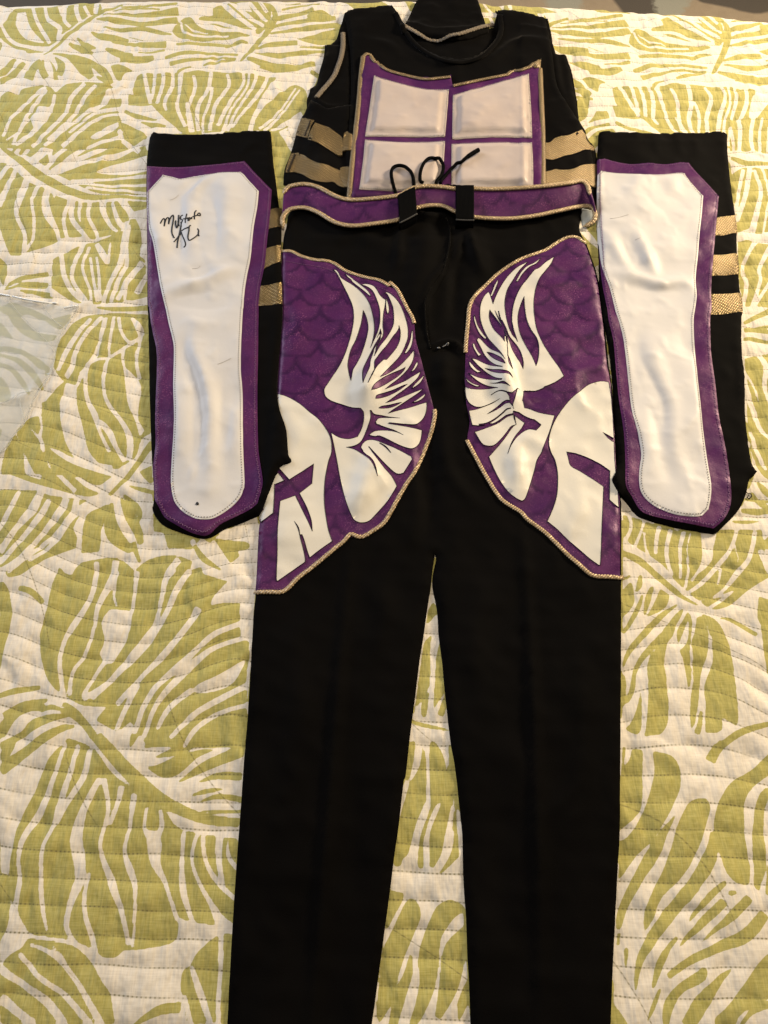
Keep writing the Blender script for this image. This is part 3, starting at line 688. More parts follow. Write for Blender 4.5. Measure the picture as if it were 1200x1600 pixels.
def make_quilt(mt):
    fx = np.arange(-0.80, 0.8001, 0.002)
    xs = np.r_[np.linspace(-1.45, -0.80, 40)[:-1], fx, np.linspace(0.80, 1.45, 40)[1:]]
    fy = np.arange(-0.22, 1.46, 0.002)
    ys = np.r_[np.linspace(-0.95, -0.22, 45)[:-1], fy, np.linspace(1.46, 2.04, 60)[1:]]
    X, V = np.meshgrid(xs, ys)
    rel, p = quilt_relief(X, V)
    s = V - (bed_edge(X) - R_EDGE)
    th = np.clip(s / R_EDGE, 0, math.pi / 2)
    yb = np.where(s > 0, bed_edge(X) - R_EDGE + (R_EDGE + 0 * rel) * np.sin(th), V)
    zb = np.where(s > 0, -R_EDGE * (1 - np.cos(th)) - np.maximum(0, s - R_EDGE * math.pi / 2), 0)
    Yw = yb + rel * np.sin(th)
    Zw = zb + rel * np.cos(th)
    # the two long sides and the foot end fold down outside the picture
    dx = np.maximum(0, np.abs(X) - 0.98)
    Xw = np.where(dx > 0, np.sign(X) * (0.98 + 0.02 * (1 - np.exp(-dx / 0.02))), X)
    Zw = Zw - dx
    dv = np.maximum(0, -0.55 - V)
    Yw = np.where(dv > 0, -0.55 - 0.02 * (1 - np.exp(-dv / 0.02)), Yw)
    Zw = Zw - dv
    Zw = np.maximum(Zw, -0.535 + 0 * Zw)
    ny, nx = X.shape
    idx = np.arange(ny * nx).reshape(ny, nx)
    F = np.stack([idx[:-1, :-1], idx[:-1, 1:], idx[1:, 1:], idx[1:, :-1]], -1).reshape(-1, 4)
    me = bpy.data.meshes.new('quilt')
    me.vertices.add(ny * nx)
    me.vertices.foreach_set('co', np.stack([Xw, Yw, Zw], -1).astype(np.float32).ravel())
    me.loops.add(F.size)
    me.loops.foreach_set('vertex_index', F.astype(np.int32).ravel())
    me.polygons.add(len(F))
    me.polygons.foreach_set('loop_start', np.arange(0, F.size, 4, dtype=np.int32))
    me.polygons.foreach_set('use_smooth', np.ones(len(F), bool))
    me.update(calc_edges=True)
    for k, a in (('leaf', LG.sample(X, V)), ('phase', p), ('cross', (0.75 * X + 0.62 * V + 0.05 * vnoise(X * 4, V * 4, 15) + 0.05 * np.sin(7 * V - 5 * X)) / 0.105), ('cx', X), ('cy', V)):
        at = me.attributes.new(k, 'FLOAT', 'POINT')
        at.data.foreach_set('value', np.asarray(a, np.float32).ravel())
    me.materials.append(mt)
    o = bpy.data.objects.new('quilt', me)
    COL.objects.link(o)
    return o

def make_quilt_mat():
    m, nt, p = mat('leaf_print_cotton')
    cb = nt.nodes.new('ShaderNodeCombineXYZ')
    nt.links.new(attr(nt, 'cx'), cb.inputs[0])
    nt.links.new(attr(nt, 'cy'), cb.inputs[1])
    def vec(sx, sy):
        mp = nt.nodes.new('ShaderNodeMapping')
        mp.inputs['Scale'].default_value = (sx, sy, 1)
        nt.links.new(cb.outputs[0], mp.inputs['Vector'])
        return mp.outputs['Vector']
    e = noise(nt, vec(1, 1), 500, 2)
    lf = math_(nt, 'ADD', attr(nt, 'leaf'), math_(nt, 'MULTIPLY', math_(nt, 'SUBTRACT', e, 0.5), 0.12))
    f = ramp(nt, lf, [(0.44, 0.0), (0.56, 1.0)])
    # slubby weave: threads both ways
    s1 = noise(nt, vec(60, 900), 1.0, 2)
    s2 = noise(nt, vec(900, 60), 1.0, 2)
    sl = math_(nt, 'ADD', math_(nt, 'MULTIPLY', s1, 0.5), math_(nt, 'MULTIPLY', s2, 0.5))
    big = noise(nt, vec(1, 1), 12, 3)
    gcol = mixc(nt, ramp(nt, sl, [(0.36, 0.0), (0.64, 1.0)]), (0.335, 0.295, 0.066), (0.50, 0.445, 0.155))
    gcol = mixc(nt, math_(nt, 'MULTIPLY', big, 0.35), gcol, (0.46, 0.43, 0.19))
    wcol = mixc(nt, ramp(nt, sl, [(0.36, 0.0), (0.64, 1.0)]), (0.685, 0.62, 0.535), (0.81, 0.745, 0.655))
    col = mixc(nt, f, wcol, gcol)
    # quilting thread along the channels
    ph_ = attr(nt, 'phase')
    fr = math_(nt, 'ABSOLUTE', math_(nt, 'SUBTRACT', math_(nt, 'FRACT', math_(nt, 'ADD', ph_, 0.5)), 0.5))
    line = ramp(nt, fr, [(0.018, 1.0), (0.045, 0.0)])
    dash = math_(nt, 'SINE', math_(nt, 'MULTIPLY', attr(nt, 'cx'), 2 * math.pi / 0.0042))
    line = math_(nt, 'MULTIPLY', line, ramp(nt, dash, [(0.0, 0.45), (0.5, 1.0)]))
    line = math_(nt, 'MULTIPLY', line, ramp(nt, noise(nt, vec(1, 1), 25, 2), [(0.3, 0.35), (0.6, 1.0)]))
    fr2 = math_(nt, 'ABSOLUTE', math_(nt, 'SUBTRACT', math_(nt, 'FRACT', attr(nt, 'cross')), 0.5))
    l2 = math_(nt, 'MULTIPLY', ramp(nt, fr2, [(0.0035, 0.8), (0.0085, 0.0)]), ramp(nt, noise(nt, vec(1, 1), 6, 1), [(0.46, 0.0), (0.54, 1.0)]))
    l2 = math_(nt, 'MULTIPLY', l2, ramp(nt, math_(nt, 'SINE', math_(nt, 'MULTIPLY', attr(nt, 'cy'), 2 * math.pi / 0.0042)), [(0.0, 0.45), (0.5, 1.0)]))
    line = math_(nt, 'MAXIMUM', line, l2)
    col = mixc(nt, math_(nt, 'MULTIPLY', line, 0.85), col, (0.15, 0.13, 0.055))
    nt.links.new(col, p.inputs['Base Color'])
    p.inputs['Roughness'].default_value = 0.85
    p.inputs['Specular IOR Level'].default_value = 0.2
    p.inputs['Sheen Weight'].default_value = 0.08
    w1 = noise(nt, vec(85, 26), 1.0, 2, 0.5)
    nb = bump(nt, w1, 0.8, 0.0042)
    w2 = noise(nt, vec(1, 1), 60, 2, 0.5)
    nb = bump(nt, w2, 0.6, 0.0026, nb)
    nt.links.new(bump(nt, sl, 0.2, 0.0004, nb), p.inputs['Normal'])
    return m

quilt = make_quilt(make_quilt_mat())
quilt['label'] = 'quilt printed with green leaves on white, spread flat over the bed'
quilt['category'] = 'quilt'

# ------------------------------------------------------------------ carpet beyond the foot of the bed, with its large soft blotches
def make_carpet():
    m, nt, p = mat('beige_carpet')
    v = coords(nt)
    d, l = attr(nt, 'dark'), attr(nt, 'pale')
    fz = math_(nt, 'MULTIPLY', math_(nt, 'SUBTRACT', noise(nt, v, 60, 3), 0.5), 0.7)
    base = mixc(nt, noise(nt, v, 25, 3), (0.30, 0.235, 0.165), (0.40, 0.32, 0.23))
    base = mixc(nt, ramp(nt, d, [(0.4, 0.0), (0.6, 1.0)]), base, (0.095, 0.08, 0.066))
    base = mixc(nt, ramp(nt, math_(nt, 'ADD', l, fz), [(0.35, 0.0), (0.65, 1.0)]), base, (0.34, 0.33, 0.275))
    nt.links.new(base, p.inputs['Base Color'])
    p.inputs['Roughness'].default_value = 0.95
    nt.links.new(bump(nt, noise(nt, v, 400, 2), 0.6, 0.004), p.inputs['Normal'])
    zf = -0.54
    dark = [[(-40,-60),(1,-60),(160,-8),(150,12),(0,12),(-60,14)], [(480,-60),(650,-60),(662,6),(640,30),(480,30)], [(945,-60),(1030,-60),(1035,40),(985,40),(960,0)], [(1080,-60),(1250,-80),(1240,0),(1190,22),(1120,8),(1085,3)]]
    pale = [[(856,-60),(925,-60),(905,20),(858,20)], [(1020,-60),(1090,-70),(1080,0),(1060,30),(1022,30)]]
    xs, ys = np.arange(-2.6, 2.601, 0.02), np.arange(-1.4, 4.6, 0.02)
    X, Y = np.meshgrid(xs, ys)
    at = {}
    for k, polys in (('dark', dark), ('pale', pale)):
        z = np.zeros(X.shape)
        for q in polys:
            q = soften(q, 4)
            wx, wy = unproj(q[:, 0], q[:, 1], zf)
            z[inside(np.stack([wx, wy], 1), X, Y)] = 1
        at[k] = boxblur(z, 1, 1)
    ny, nx = X.shape
    idx = np.arange(ny * nx).reshape(ny, nx)
    F = np.stack([idx[:-1, :-1], idx[:-1, 1:], idx[1:, 1:], idx[1:, :-1]], -1).reshape(-1, 4)
    o = link('carpet', np.stack([X.ravel(), Y.ravel(), np.full(X.size, zf)], 1), F, m, None, True, {k: a.ravel() for k, a in at.items()})
    o['kind'] = 'structure'
make_carpet()

# height of everything lying on the bed, updated as the clothes are laid
HG = Grid(-0.66, 0.66, -0.42, 1.42, 0.002)
_hx, _hy = np.meshgrid(HG.x0 + HG.d * np.arange(HG.nx), HG.y0 + HG.d * np.arange(HG.ny))
HG.Z = quilt_relief(_hx, _hy)[0]
HG.smooth = boxblur(HG.Z, 4, 2)
# ------------------------------------------------------------------ laying cloth pieces on the bed
def pw(px, py, off=0.0, soft=True):
    """photo pixel -> world point lying on whatever is already on the bed, plus off"""
    px, py = np.asarray(px, float), np.asarray(py, float)
    z = np.full(px.shape, 0.01)
    for _ in range(4):
        x, y = unproj(px, py, z)
        z = (np.maximum(HG.sample(x, y, HG.smooth), HG.sample(x, y)) if soft else HG.sample(x, y)) + off
    return x, y, z

def pline(crop, pts, n=4, off=0.0):
    c = catmull(ph(crop, pts), n)
    x, y, z = pw(c[:, 0], c[:, 1], off)
    return np.stack([x, y], 1)

def outline(crop, pts, n=3, off=0.0, corner=50):
    q = soften(ph(crop, pts), n, corner) if n > 1 else np.array(ph(crop, pts))
    x, y, z = pw(q[:, 0], q[:, 1], off)
    return np.stack([x, y], 1)

def triangulate(adds, step, edge_step, jitter=0.25):
    """adds: [(value, polygon)] painted in order -> verts, kept triangles (value 1)"""
    V, E = [], []
    for val, poly in adds:
        q = densify(poly, edge_step)
        keep = [0]
        for i in range(1, len(q)):
            if np.linalg.norm(q[i] - q[keep[-1]]) > 2e-4:
                keep.append(i)
        q = q[keep]
        b = len(V)
        V += [Vector((float(a), float(c))) for a, c in q]
        E += [(b + i, b + (i + 1) % len(q)) for i in range(len(q))]
    allp = np.vstack([p for _, p in adds])
    a, b = allp.min(0), allp.max(0)
    gx, gy = np.arange(a[0], b[0] + step, step), np.arange(a[1], b[1] + step * 0.866, step * 0.866)
    GX, GY = np.meshgrid(gx, gy)
    GX = GX + (np.arange(len(gy)) % 2)[:, None] * step / 2
    GX = GX + (rng.random(GX.shape) - 0.5) * step * jitter
    GY = GY + (rng.random(GY.shape) - 0.5) * step * jitter
    GX, GY = GX.ravel(), GY.ravel()
    val = np.zeros(GX.shape, bool)
    near = np.full(GX.shape, 1e9)
    for v, p in adds:
        val[inside(p, GX, GY)] = bool(v)
        near = np.minimum(near, seg_dist(p, GX, GY))
    k = val & (near > 0.55 * edge_step)
    V += [Vector((float(x), float(y))) for x, y in zip(GX[k], GY[k])]
    ov, oe, of, *_ = delaunay_2d_cdt(V, E, [], 0, 1e-6)
    P = np.array([(v.x, v.y) for v in ov])
    T = np.array([f for f in of])
    c = P[T].mean(1)
    val = np.zeros(len(T), bool)
    for v, p in adds:
        val[inside(p, c[:, 0], c[:, 1])] = bool(v)
    T = T[val]
    used = np.unique(T)
    remap = -np.ones(len(P), int)
    remap[used] = np.arange(len(used))
    return P[used], remap[T]

class Ridge:
    """a fold: a polyline (photo crop), half width and height in metres"""
    def __init__(s, crop, pts, w, a):
        s.w, s.a = w, a
        s.l = resample(pline(crop, pts), w * 0.35)
        f = np.linspace(0, 1, len(s.l))
        s.t = np.clip(np.minimum(f, 1 - f) / 0.38, 0.0, 1) ** 0.8
    def __call__(s, x, y):
        v = np.zeros_like(x)
        m = (x > s.l[:, 0].min() - 3 * s.w) & (x < s.l[:, 0].max() + 3 * s.w) & (y > s.l[:, 1].min() - 3 * s.w) & (y < s.l[:, 1].max() + 3 * s.w)
        xs, ys, vs = x[m], y[m], v[m]
        for (px, py), t in zip(s.l, s.t):
            np.maximum(vs, t * np.exp(-((xs - px) ** 2 + (ys - py) ** 2) / s.w ** 2), out=vs)
        v[m] = vs
        return s.a * v

def lay(name, poly, t, r, mt, parent, step=0.004, ridges=(), ns=(0.0, 20), cuts=(), attrs=None, skirt=True, soft=True, edge_step=None, update=True, relief=None, blur=0):
    """lay one cloth piece: outline on the bed, thickness t rounded off over r at its edge; it drapes over what lies there"""
    edge_step = edge_step or step
    Hs, Hz = HG.smooth.copy(), HG.Z.copy()
    if blur:
        Hs = boxblur(Hz, blur, 2) + 0.0025
    rough = resample(poly, max(0.0025, step * 0.8), True)
    def zf(x, y, d=None):
        d = seg_dist(rough, x, y) if d is None else d
        for cpoly in cuts:
            d = np.minimum(d, seg_dist(cpoly, x, y))
        base = np.maximum(HG.sample(x, y, Hs), HG.sample(x, y, Hz)) if soft else HG.sample(x, y, Hz)
        u = np.clip(d / r, 0, 1)
        z = base + t * (0.25 + 0.75 * np.sqrt(np.maximum(0, 1 - (1 - u) ** 2)))
        k = sstep(0, 2.2 * r + 0.002, d)
        add = np.zeros_like(x)
        for g in ridges:
            add = add + g(x, y)
        if ns[0]:
            add = add + ns[0] * (vnoise(x * ns[1], y * ns[1], 11) + 0.5 * vnoise(x * ns[1] * 2.3, y * ns[1] * 2.3, 4))
        if relief is not None:
            add = add + relief(x, y, d)
        return np.maximum(z + add * k, base + 0.2 * t)
    P, T = triangulate([(1, poly)] + [(0, c) for c in cuts], step, edge_step)
    x, y = P[:, 0], P[:, 1]
    z = zf(x, y)
    verts = np.stack([x, y, z], 1)
    faces = [tuple(f) for f in T]
    # make every triangle face up
    a, b, c = P[T[:, 0]], P[T[:, 1]], P[T[:, 2]]
    flip = ((b - a)[:, 0] * (c - a)[:, 1] - (b - a)[:, 1] * (c - a)[:, 0]) < 0
    faces = [f[::-1] if q else f for f, q in zip(faces, flip)]
    at = {k: np.asarray(f(x, y)) for k, f in (attrs or {}).items()}
    if skirt:
        seen = {}
        for f in faces:
            for i in range(3):
                e = (f[i], f[(i + 1) % 3])
                if (e[1], e[0]) in seen:
                    del seen[(e[1], e[0])]
                else:
                    seen[e] = 1
        low, top, extra = {}, {}, []
        n0 = len(verts)
        for u, v in seen:
            for q in (u, v):
                if q not in low:
                    top[q] = n0 + len(extra)
                    extra.append((x[q], y[q], z[q], q))
                    low[q] = n0 + len(extra)
                    extra.append((x[q], y[q], float(HG.sample(x[q], y[q], Hz)) - 0.0006, q))
            faces.append((top[v], top[u], low[u], low[v]))
        if extra:
            verts = np.vstack([verts, np.array([e[:3] for e in extra])])
            at = {k: np.r_[a, a[[e[3] for e in extra]]] for k, a in at.items()}
    if 'scale' not in at:
        pass
    o = link(name, verts, faces, mt, parent, True, at)
    if update:
        cc = HG.cells(poly)
        if cc is not None:
            sl, X, Y = cc
            m = inside(poly, X, Y)
            for cpoly in cuts:
                m &= ~inside(cpoly, X, Y)
            if m.any():
                Z = HG.Z[sl]
                Z[m] = np.maximum(Z[m], zf(X[m], Y[m]))
                HG.Z[sl] = Z
                HG.smooth = boxblur(HG.Z, 4, 2)
    return o

def print_sheet(name, layers, mt, parent, off=0.0007, step=0.005, edge_step=0.003):
    """thin print pressed onto what lies below; layers painted in order"""
    P, T = triangulate(layers, step, edge_step)
    z = HG.sample(P[:, 0], P[:, 1]) + off
    a, b, c = P[T[:, 0]], P[T[:, 1]], P[T[:, 2]]
    flip = ((b - a)[:, 0] * (c - a)[:, 1] - (b - a)[:, 1] * (c - a)[:, 0]) < 0
    return link(name, np.c_[P, z], [tuple(f[::-1]) if q else tuple(f) for f, q in zip(T, flip)], mt, parent), P, T

def tube_mesh(pts, rad, n=8, twist=0.0, pitch=0.005, flat=1.0, closed=False):
    """round cord along world points; twist gives a braided surface"""
    P = np.asarray(pts, float)
    m = len(P)
    t = np.gradient(P, axis=0)
    t /= np.linalg.norm(t, axis=1)[:, None] + 1e-12
    up = np.array([0, 0, 1.0])
    sd = np.cross(t, up)
    bad = np.linalg.norm(sd, axis=1) < 1e-3
    sd[bad] = (1, 0, 0)
    sd /= np.linalg.norm(sd, axis=1)[:, None]
    nn = np.cross(sd, t)
    s = np.r_[0, np.cumsum(np.linalg.norm(np.diff(P, axis=0), axis=1))]
    rad = np.broadcast_to(rad, (m,))
    V, F = [], []
    for i in range(m):
        for k in range(n):
            a = 2 * math.pi * k / n
            rr = rad[i] * (1 + twist * math.sin(2 * math.pi * s[i] / pitch + a))
            V.append(P[i] + sd[i] * rr * math.cos(a) + nn[i] * rr * flat * math.sin(a))
    for i in range(m - 1):
        for k in range(n):
            F.append((i * n + k, (i + 1) * n + k, (i + 1) * n + (k + 1) % n, i * n + (k + 1) % n))
    F.append(tuple(range(n)))
    F.append(tuple(range((m - 1) * n, m * n))[::-1])
    return V, F

def join(parts):
    V, F = [], []
    for v, f in parts:
        b = len(V)
        V += list(v)
        F += [tuple(b + q for q in g) for g in f]
    return V, F

def on_bed(photo_pts, off, step=0.0015, n=6):
    c = catmull(photo_pts, n)
    x, y, z = pw(c[:, 0], c[:, 1], off, False)
    p = resample(np.stack([x, y], 1), step)
    return np.c_[p, HG.sample(p[:, 0], p[:, 1]) + off]

def braid(name, crop, pts, rad, mt, parent, off=None, twist=0.22, pitch=0.0034, flat=0.8, label=None):
    p = on_bed(ph(crop, pts), rad * 0.35 if off is None else off, 0.0011)
    p[:, 2] = np.convolve(np.pad(p[:, 2], 4, mode='edge'), np.ones(9) / 9, 'valid')
    o = link(name, *tube_mesh(p, rad, 10, twist, pitch, flat), mt, parent)
    if label:
        o['label'] = label
    return o

def stitches(name, line, inset, pitch, size, mt, parent, zig=0.0, closed=True, off=0.0005):
    """a row of small thread stitches along a world polyline, shifted inwards by inset"""
    L = resample(line, pitch, closed)
    t = np.roll(L, -1, 0) - np.roll(L, 1, 0)
    t /= np.linalg.norm(t, axis=1)[:, None] + 1e-9
    nr = np.stack([-t[:, 1], t[:, 0]], 1)
    if closed:
        A = 0.5 * np.sum(line[:, 0] * np.roll(line[:, 1], -1) - np.roll(line[:, 0], -1) * line[:, 1])
        if A < 0:
            nr = -nr
    V, F = [], []
    for i in range(len(L)):
        c = L[i] + nr[i] * inset
        d = t[i].copy()
        if zig:
            sgn = 1 if i % 2 else -1
            d = t[i] * 0.6 + nr[i] * zig * sgn
            d /= np.linalg.norm(d)
        w = np.array([-d[1], d[0]])
        z = float(HG.sample(c[0], c[1])) + off
        h = size[2]
        b = len(V)
        for (u, v, k) in ((-1, -1, 0), (1, -1, 0), (1, 1, 0), (-1, 1, 0), (-0.7, -0.5, 1), (0.7, -0.5, 1), (0.7, 0.5, 1), (-0.7, 0.5, 1)):
            q = c + d * u * size[0] / 2 + w * v * size[1] / 2
            V.append((q[0], q[1], z - 0.0003 + k * h))
        F += [(b + 4, b + 5, b + 6, b + 7), (b, b + 1, b + 5, b + 4), (b + 1, b + 2, b + 6, b + 5), (b + 2, b + 3, b + 7, b + 6), (b + 3, b, b + 4, b + 7)]
    o = link(name, V, F, mt, parent, False)
    o['kind'] = 'stuff'
    return o

def fish_scales(x, y):
    """darker rims of the overlapping scale print"""
    sx, sy, R = 0.058, 0.029, 0.0325
    v = -y
    out = np.zeros_like(x)
    done = np.zeros(x.shape, bool)
    j0 = np.floor(v / sy)
    for k in (1, 0, -1, -2):            # upper scales lie on the lower ones
        j = j0 + k - 1
        ox = np.where(np.mod(j, 2) < 1, 0.0, sx / 2)
        i = np.round((x - ox) / sx)
        d = np.hypot(x - ox - i * sx, v - j * sy)
        hit = (~done) & (d < R) & (v - j * sy > 0)
        rim = sstep(R - 0.008, R - 0.003, d)
        out = np.where(hit, rim, out)
        done |= hit
    return out

def strip(name, up, lo, mt, parent, rows=7, thick=0.0022, bulge=0.0, attrs=None):
    """ruled band between two 3D polylines of equal length, with thickness"""
    up, lo = np.asarray(up), np.asarray(lo)
    m = len(up)
    V = []
    for k in range(rows):
        f = k / (rows - 1)
        q = up * (1 - f) + lo * f
        q = q + np.array([0, 0, bulge * 4 * f * (1 - f)])
        V.append(q)
    V = np.array(V)
    nrm = np.cross(np.gradient(V, axis=1), np.gradient(V, axis=0))
    nrm /= np.linalg.norm(nrm, axis=2)[:, :, None] + 1e-12
    if nrm[..., 2].mean() < 0:
        nrm = -nrm
    top, bot = V, V - nrm * thick
    n = rows * m
    idx = np.arange(n).reshape(rows, m)
    F = []
    for k in range(rows - 1):
        for i in range(m - 1):
            a, b, c, d = idx[k, i], idx[k, i + 1], idx[k + 1, i + 1], idx[k + 1, i]
            F.append((d, c, b, a))
            F.append((n + a, n + b, n + c, n + d))
    for i in range(m - 1):
        F.append((idx[0, i], idx[0, i + 1], n + idx[0, i + 1], n + idx[0, i]))
        F.append((n + idx[-1, i], n + idx[-1, i + 1], idx[-1, i + 1], idx[-1, i]))
    for k in range(rows - 1):
        F.append((idx[k + 1, 0], idx[k, 0], n + idx[k, 0], n + idx[k + 1, 0]))
        F.append((idx[k, -1], idx[k + 1, -1], n + idx[k + 1, -1], n + idx[k, -1]))
    allv = np.vstack([top.reshape(-1, 3), bot.reshape(-1, 3)])
    at = {k: f(allv[:, 0], allv[:, 1]) for k, f in (attrs or {}).items()}
    return link(name, allv, [tuple(int(q) for q in f) for f in F], mt, parent, True, at)
# ================================================================== the sleeveless top
x_, y_, z_ = pw(690, 200)
vest = thing('sleeveless_top', 'black sleeveless top with purple chest plate of four pale padded panels', 'top', (float(x_), float(y_), 0.0))
NS = (0.0012, 14)
vest_back = outline('P1', [(526,62),(536,30),(548,18),(612,10),(622,22),(640,45),(700,52),(770,45),(778,18),(800,17),(848,28),(858,40),(866,88),(884,90),(892,110),(898,140),(904,185),(900,250),(908,310),(470,310),(485,170),(496,140),(505,100),(508,76),(515,72)], 2)
back = lay('back_panel', vest_back, 0.004, 0.004, BLACK, vest, 0.006, ns=NS)
collar = outline('NK', [(400,160),(440,75),(470,15),(500,7),(560,-4),(620,-14),(700,-16),(745,-8),(760,35),(782,105),(800,150),(700,185),(560,190)], 3)
lay('collar', collar, 0.009, 0.007, BLACK, vest, 0.004, ns=(0.0016, 30))
# gold binding along the inside of the back neck
braid('neck_binding', 'NK', [(412,116),(440,130),(490,148),(540,160),(600,163),(660,156),(720,138),(770,122),(822,112)], 0.0042, TRIM, vest, twist=0.10, pitch=0.006, flat=0.45)
# arm side pieces showing behind the front
lay('side_panel', outline('Y', [(450,-60),(700,-60),(720,500),(700,900),(640,1120),(300,1000),(250,700),(262,600),(262,520),(290,440),(300,400),(360,355),(400,200),(440,60)], 3), 0.003, 0.003, BLACK, vest, 0.005, ns=NS,
    ridges=[Ridge('Y', [(440,60),(400,260),(310,410)], 0.006, 0.003), Ridge('Y', [(300,430),(380,540),(480,600),(660,585)], 0.004, 0.0035)])
sidel = outline('Y', [(262,600),(300,520),(400,560),(480,610),(560,595),(690,575),(740,600),(760,1100),(720,1520),(500,1560),(200,1450),(20,1400),(30,1250),(100,1060),(150,880),(200,720),(240,660)], 3)
lay('side_panel', sidel, 0.005, 0.004, BLACK, vest, 0.005, ns=NS, ridges=[Ridge('Y', [(500,1000),(600,1100),(640,1300)], 0.007, -0.003), Ridge('Y', [(340,900),(420,1150),(400,1400)], 0.009, 0.003)])
braid('armhole_binding', 'Y', [(640,-190),(640,-60),(620,60),(590,150),(555,240),(500,320),(430,400),(365,480)], 0.0042, TRIM, vest, twist=0.08, pitch=0.007, flat=0.45)
sider = outline('VR', [(-60,-100),(190,-60),(245,20),(290,160),(370,158),(395,200),(420,330),(450,480),(480,640),(500,780),(535,850),(570,930),(640,1010),(660,1100),(672,1180),(672,1480),(600,1560),(-60,1560)], 3)
lay('side_panel', sider, 0.004, 0.004, BLACK, vest, 0.005, ns=NS, ridges=[Ridge('VR', [(380,160),(400,380),(440,640)], 0.004, 0.003), Ridge('VR', [(230,20),(280,250),(320,480),(400,640)], 0.005, 0.004)])
# front
front = [(262+0,62),(275,42),(350,32),(420,24),(436,36),(450,62),(468,92),(500,142),(550,182),(610,206),(670,213),(730,194),(780,150),(802,108),(802,60),(786,42),(860,45),(950,68),(966,100),(985,200),(1000,300),(1040,370),(1085,440),(1105,480),(1125,560),(1132,640),(1120,720),(260,740),(272,600),(268,520),(278,450),(285,320),(284,200),(275,120),(268,80)]
lay('front_panel', outline('A', front, 3), 0.006, 0.005, BLACK, vest, 0.005, ns=(0.0016, 12),
    ridges=[Ridge('A', [(480,180),(560,225),(650,245),(640,280)], 0.008, 0.003), Ridge('A', [(700,235),(780,215),(850,160),(930,150),(975,200)], 0.009, 0.004), Ridge('A', [(330,150),(420,170),(460,215)], 0.010, 0.003), Ridge('A', [(965,120),(985,240),(1010,340),(1060,400)], 0.006, 0.003),
            Ridge('A', [(440,45),(470,110),(540,185),(610,212),(680,218),(740,198),(795,140),(808,60)], 0.004, 0.0035)])
neckl = braid('neckline_band', 'A', [(440,45),(468,98),(505,150),(555,188),(612,211),(672,217),(735,198),(785,152),(806,108),(804,55)], 0.0045, BLACK, vest, twist=0.0, flat=0.5)
# gold bands round the waist
for q in ([(205,700),(240,700),(300,712),(340,720),(300,790),(270,905),(235,895),(145,875),(170,790)],
          [(350,745),(420,770),(500,800),(580,860),(635,915),(630,1085),(590,1085),(520,1040),(440,990),(360,945),(275,920),(300,830)],
          [(655,850),(680,838),(720,860),(745,900),(750,1040),(680,1030),(632,1045),(640,930)]):
    lay('gold_band', outline('Y', q, 3), 0.0008, 0.001, GOLDDULL, vest, 0.005, ns=(0.0006, 40))
for q in ([(100,1065),(180,1060),(175,1120),(150,1180),(122,1262),(40,1262),(60,1180)],
          [(190,1072),(240,1090),(300,1130),(380,1165),(460,1180),(540,1215),(610,1245),(690,1300),(690,1410),(640,1415),(590,1400),(540,1362),(470,1365),(380,1355),(300,1330),(210,1280),(126,1258),(150,1170)],
          [(610,1215),(680,1205),(740,1225),(720,1412),(690,1410),(620,1330)]):
    lay('gold_band', outline('Y', q, 3), 0.0008, 0.001, GOLDDULL, vest, 0.005, ns=(0.0009, 40))
for q in ([(195,965),(235,965),(270,930),(340,905),(400,900),(470,870),(530,848),(565,900),(575,950),(640,1010),(640,1040),(560,1030),(500,1050),(430,1075),(370,1085),(300,1110),(250,1125),(190,1110)],
          [(188,1235),(240,1225),(290,1212),(340,1220),(420,1215),(470,1200),(530,1175),(600,1165),(664,1165),(672,1270),(672,1375),(620,1372),(560,1310),(480,1305),(380,1330),(188,1345)]):
    lay('gold_band', outline('VR', q, 3), 0.0008, 0.001, GOLDDULL, vest, 0.005, ns=(0.0010, 45))
zz = []
for k in range(26):
    a = k / 25
    zz.append((300 - 60 * a + (8 if k % 2 else -8), 722 + 160 * a))
link('band_stitching', *tube_mesh(on_bed(ph('Y', zz), 0.0004, 0.001, 2), 0.0007, 5), THREADD, vest)
zz = [(140 - 70 * k / 25 + (14 if k % 2 else -14), 1075 + 180 * k / 25) for k in range(26)]
link('band_stitching', *tube_mesh(on_bed(ph('Y', zz), 0.0004, 0.001, 2), 0.0007, 5), THREADD, vest)
# purple chest plate
plate = outline('A', [(326,194),(345,190),(385,232),(440,252),(530,272),(600,270),(632,266),(638,300),(680,288),(720,280),(780,268),(840,256),(900,236),(938,216),(946,300),(950,400),(950,520),(948,660),(640,668),(600,680),(400,690),(284,690),(292,600),(300,470),(315,330)], 3, corner=35)
pl = lay('chest_plate', plate, 0.0045, 0.003, PURPLE, vest, 0.004, ns=(0.0007, 60), ridges=[Ridge('A', [(634,268),(632,400),(628,560),(622,660)], 0.005, 0.002), Ridge('A', [(320,476),(470,478),(620,476)], 0.006, -0.001)])
braid('plate_edging', 'A', [(278,690),(290,560),(300,470),(312,360),(320,260),(328,196)], 0.0036, BIND, pl, flat=0.4)
braid('plate_edging', 'A', [(328,194),(346,189),(370,216),(410,242),(470,260),(540,274),(600,270),(630,266)], 0.0030, BIND, pl, flat=0.45)
braid('plate_edging', 'A', [(640,298),(690,287),(760,272),(830,258),(890,238),(930,219),(938,212)], 0.0030, BIND, pl, flat=0.45)
braid('plate_edging', 'A', [(942,238),(946,330),(951,450),(953,560),(952,640)], 0.0036, BIND, pl, flat=0.4)
lay('plate_corner', outline('A', [(905,226),(938,212),(945,206),(943,240),(925,238)], 1), 0.003, 0.002, BIND, pl, 0.003)
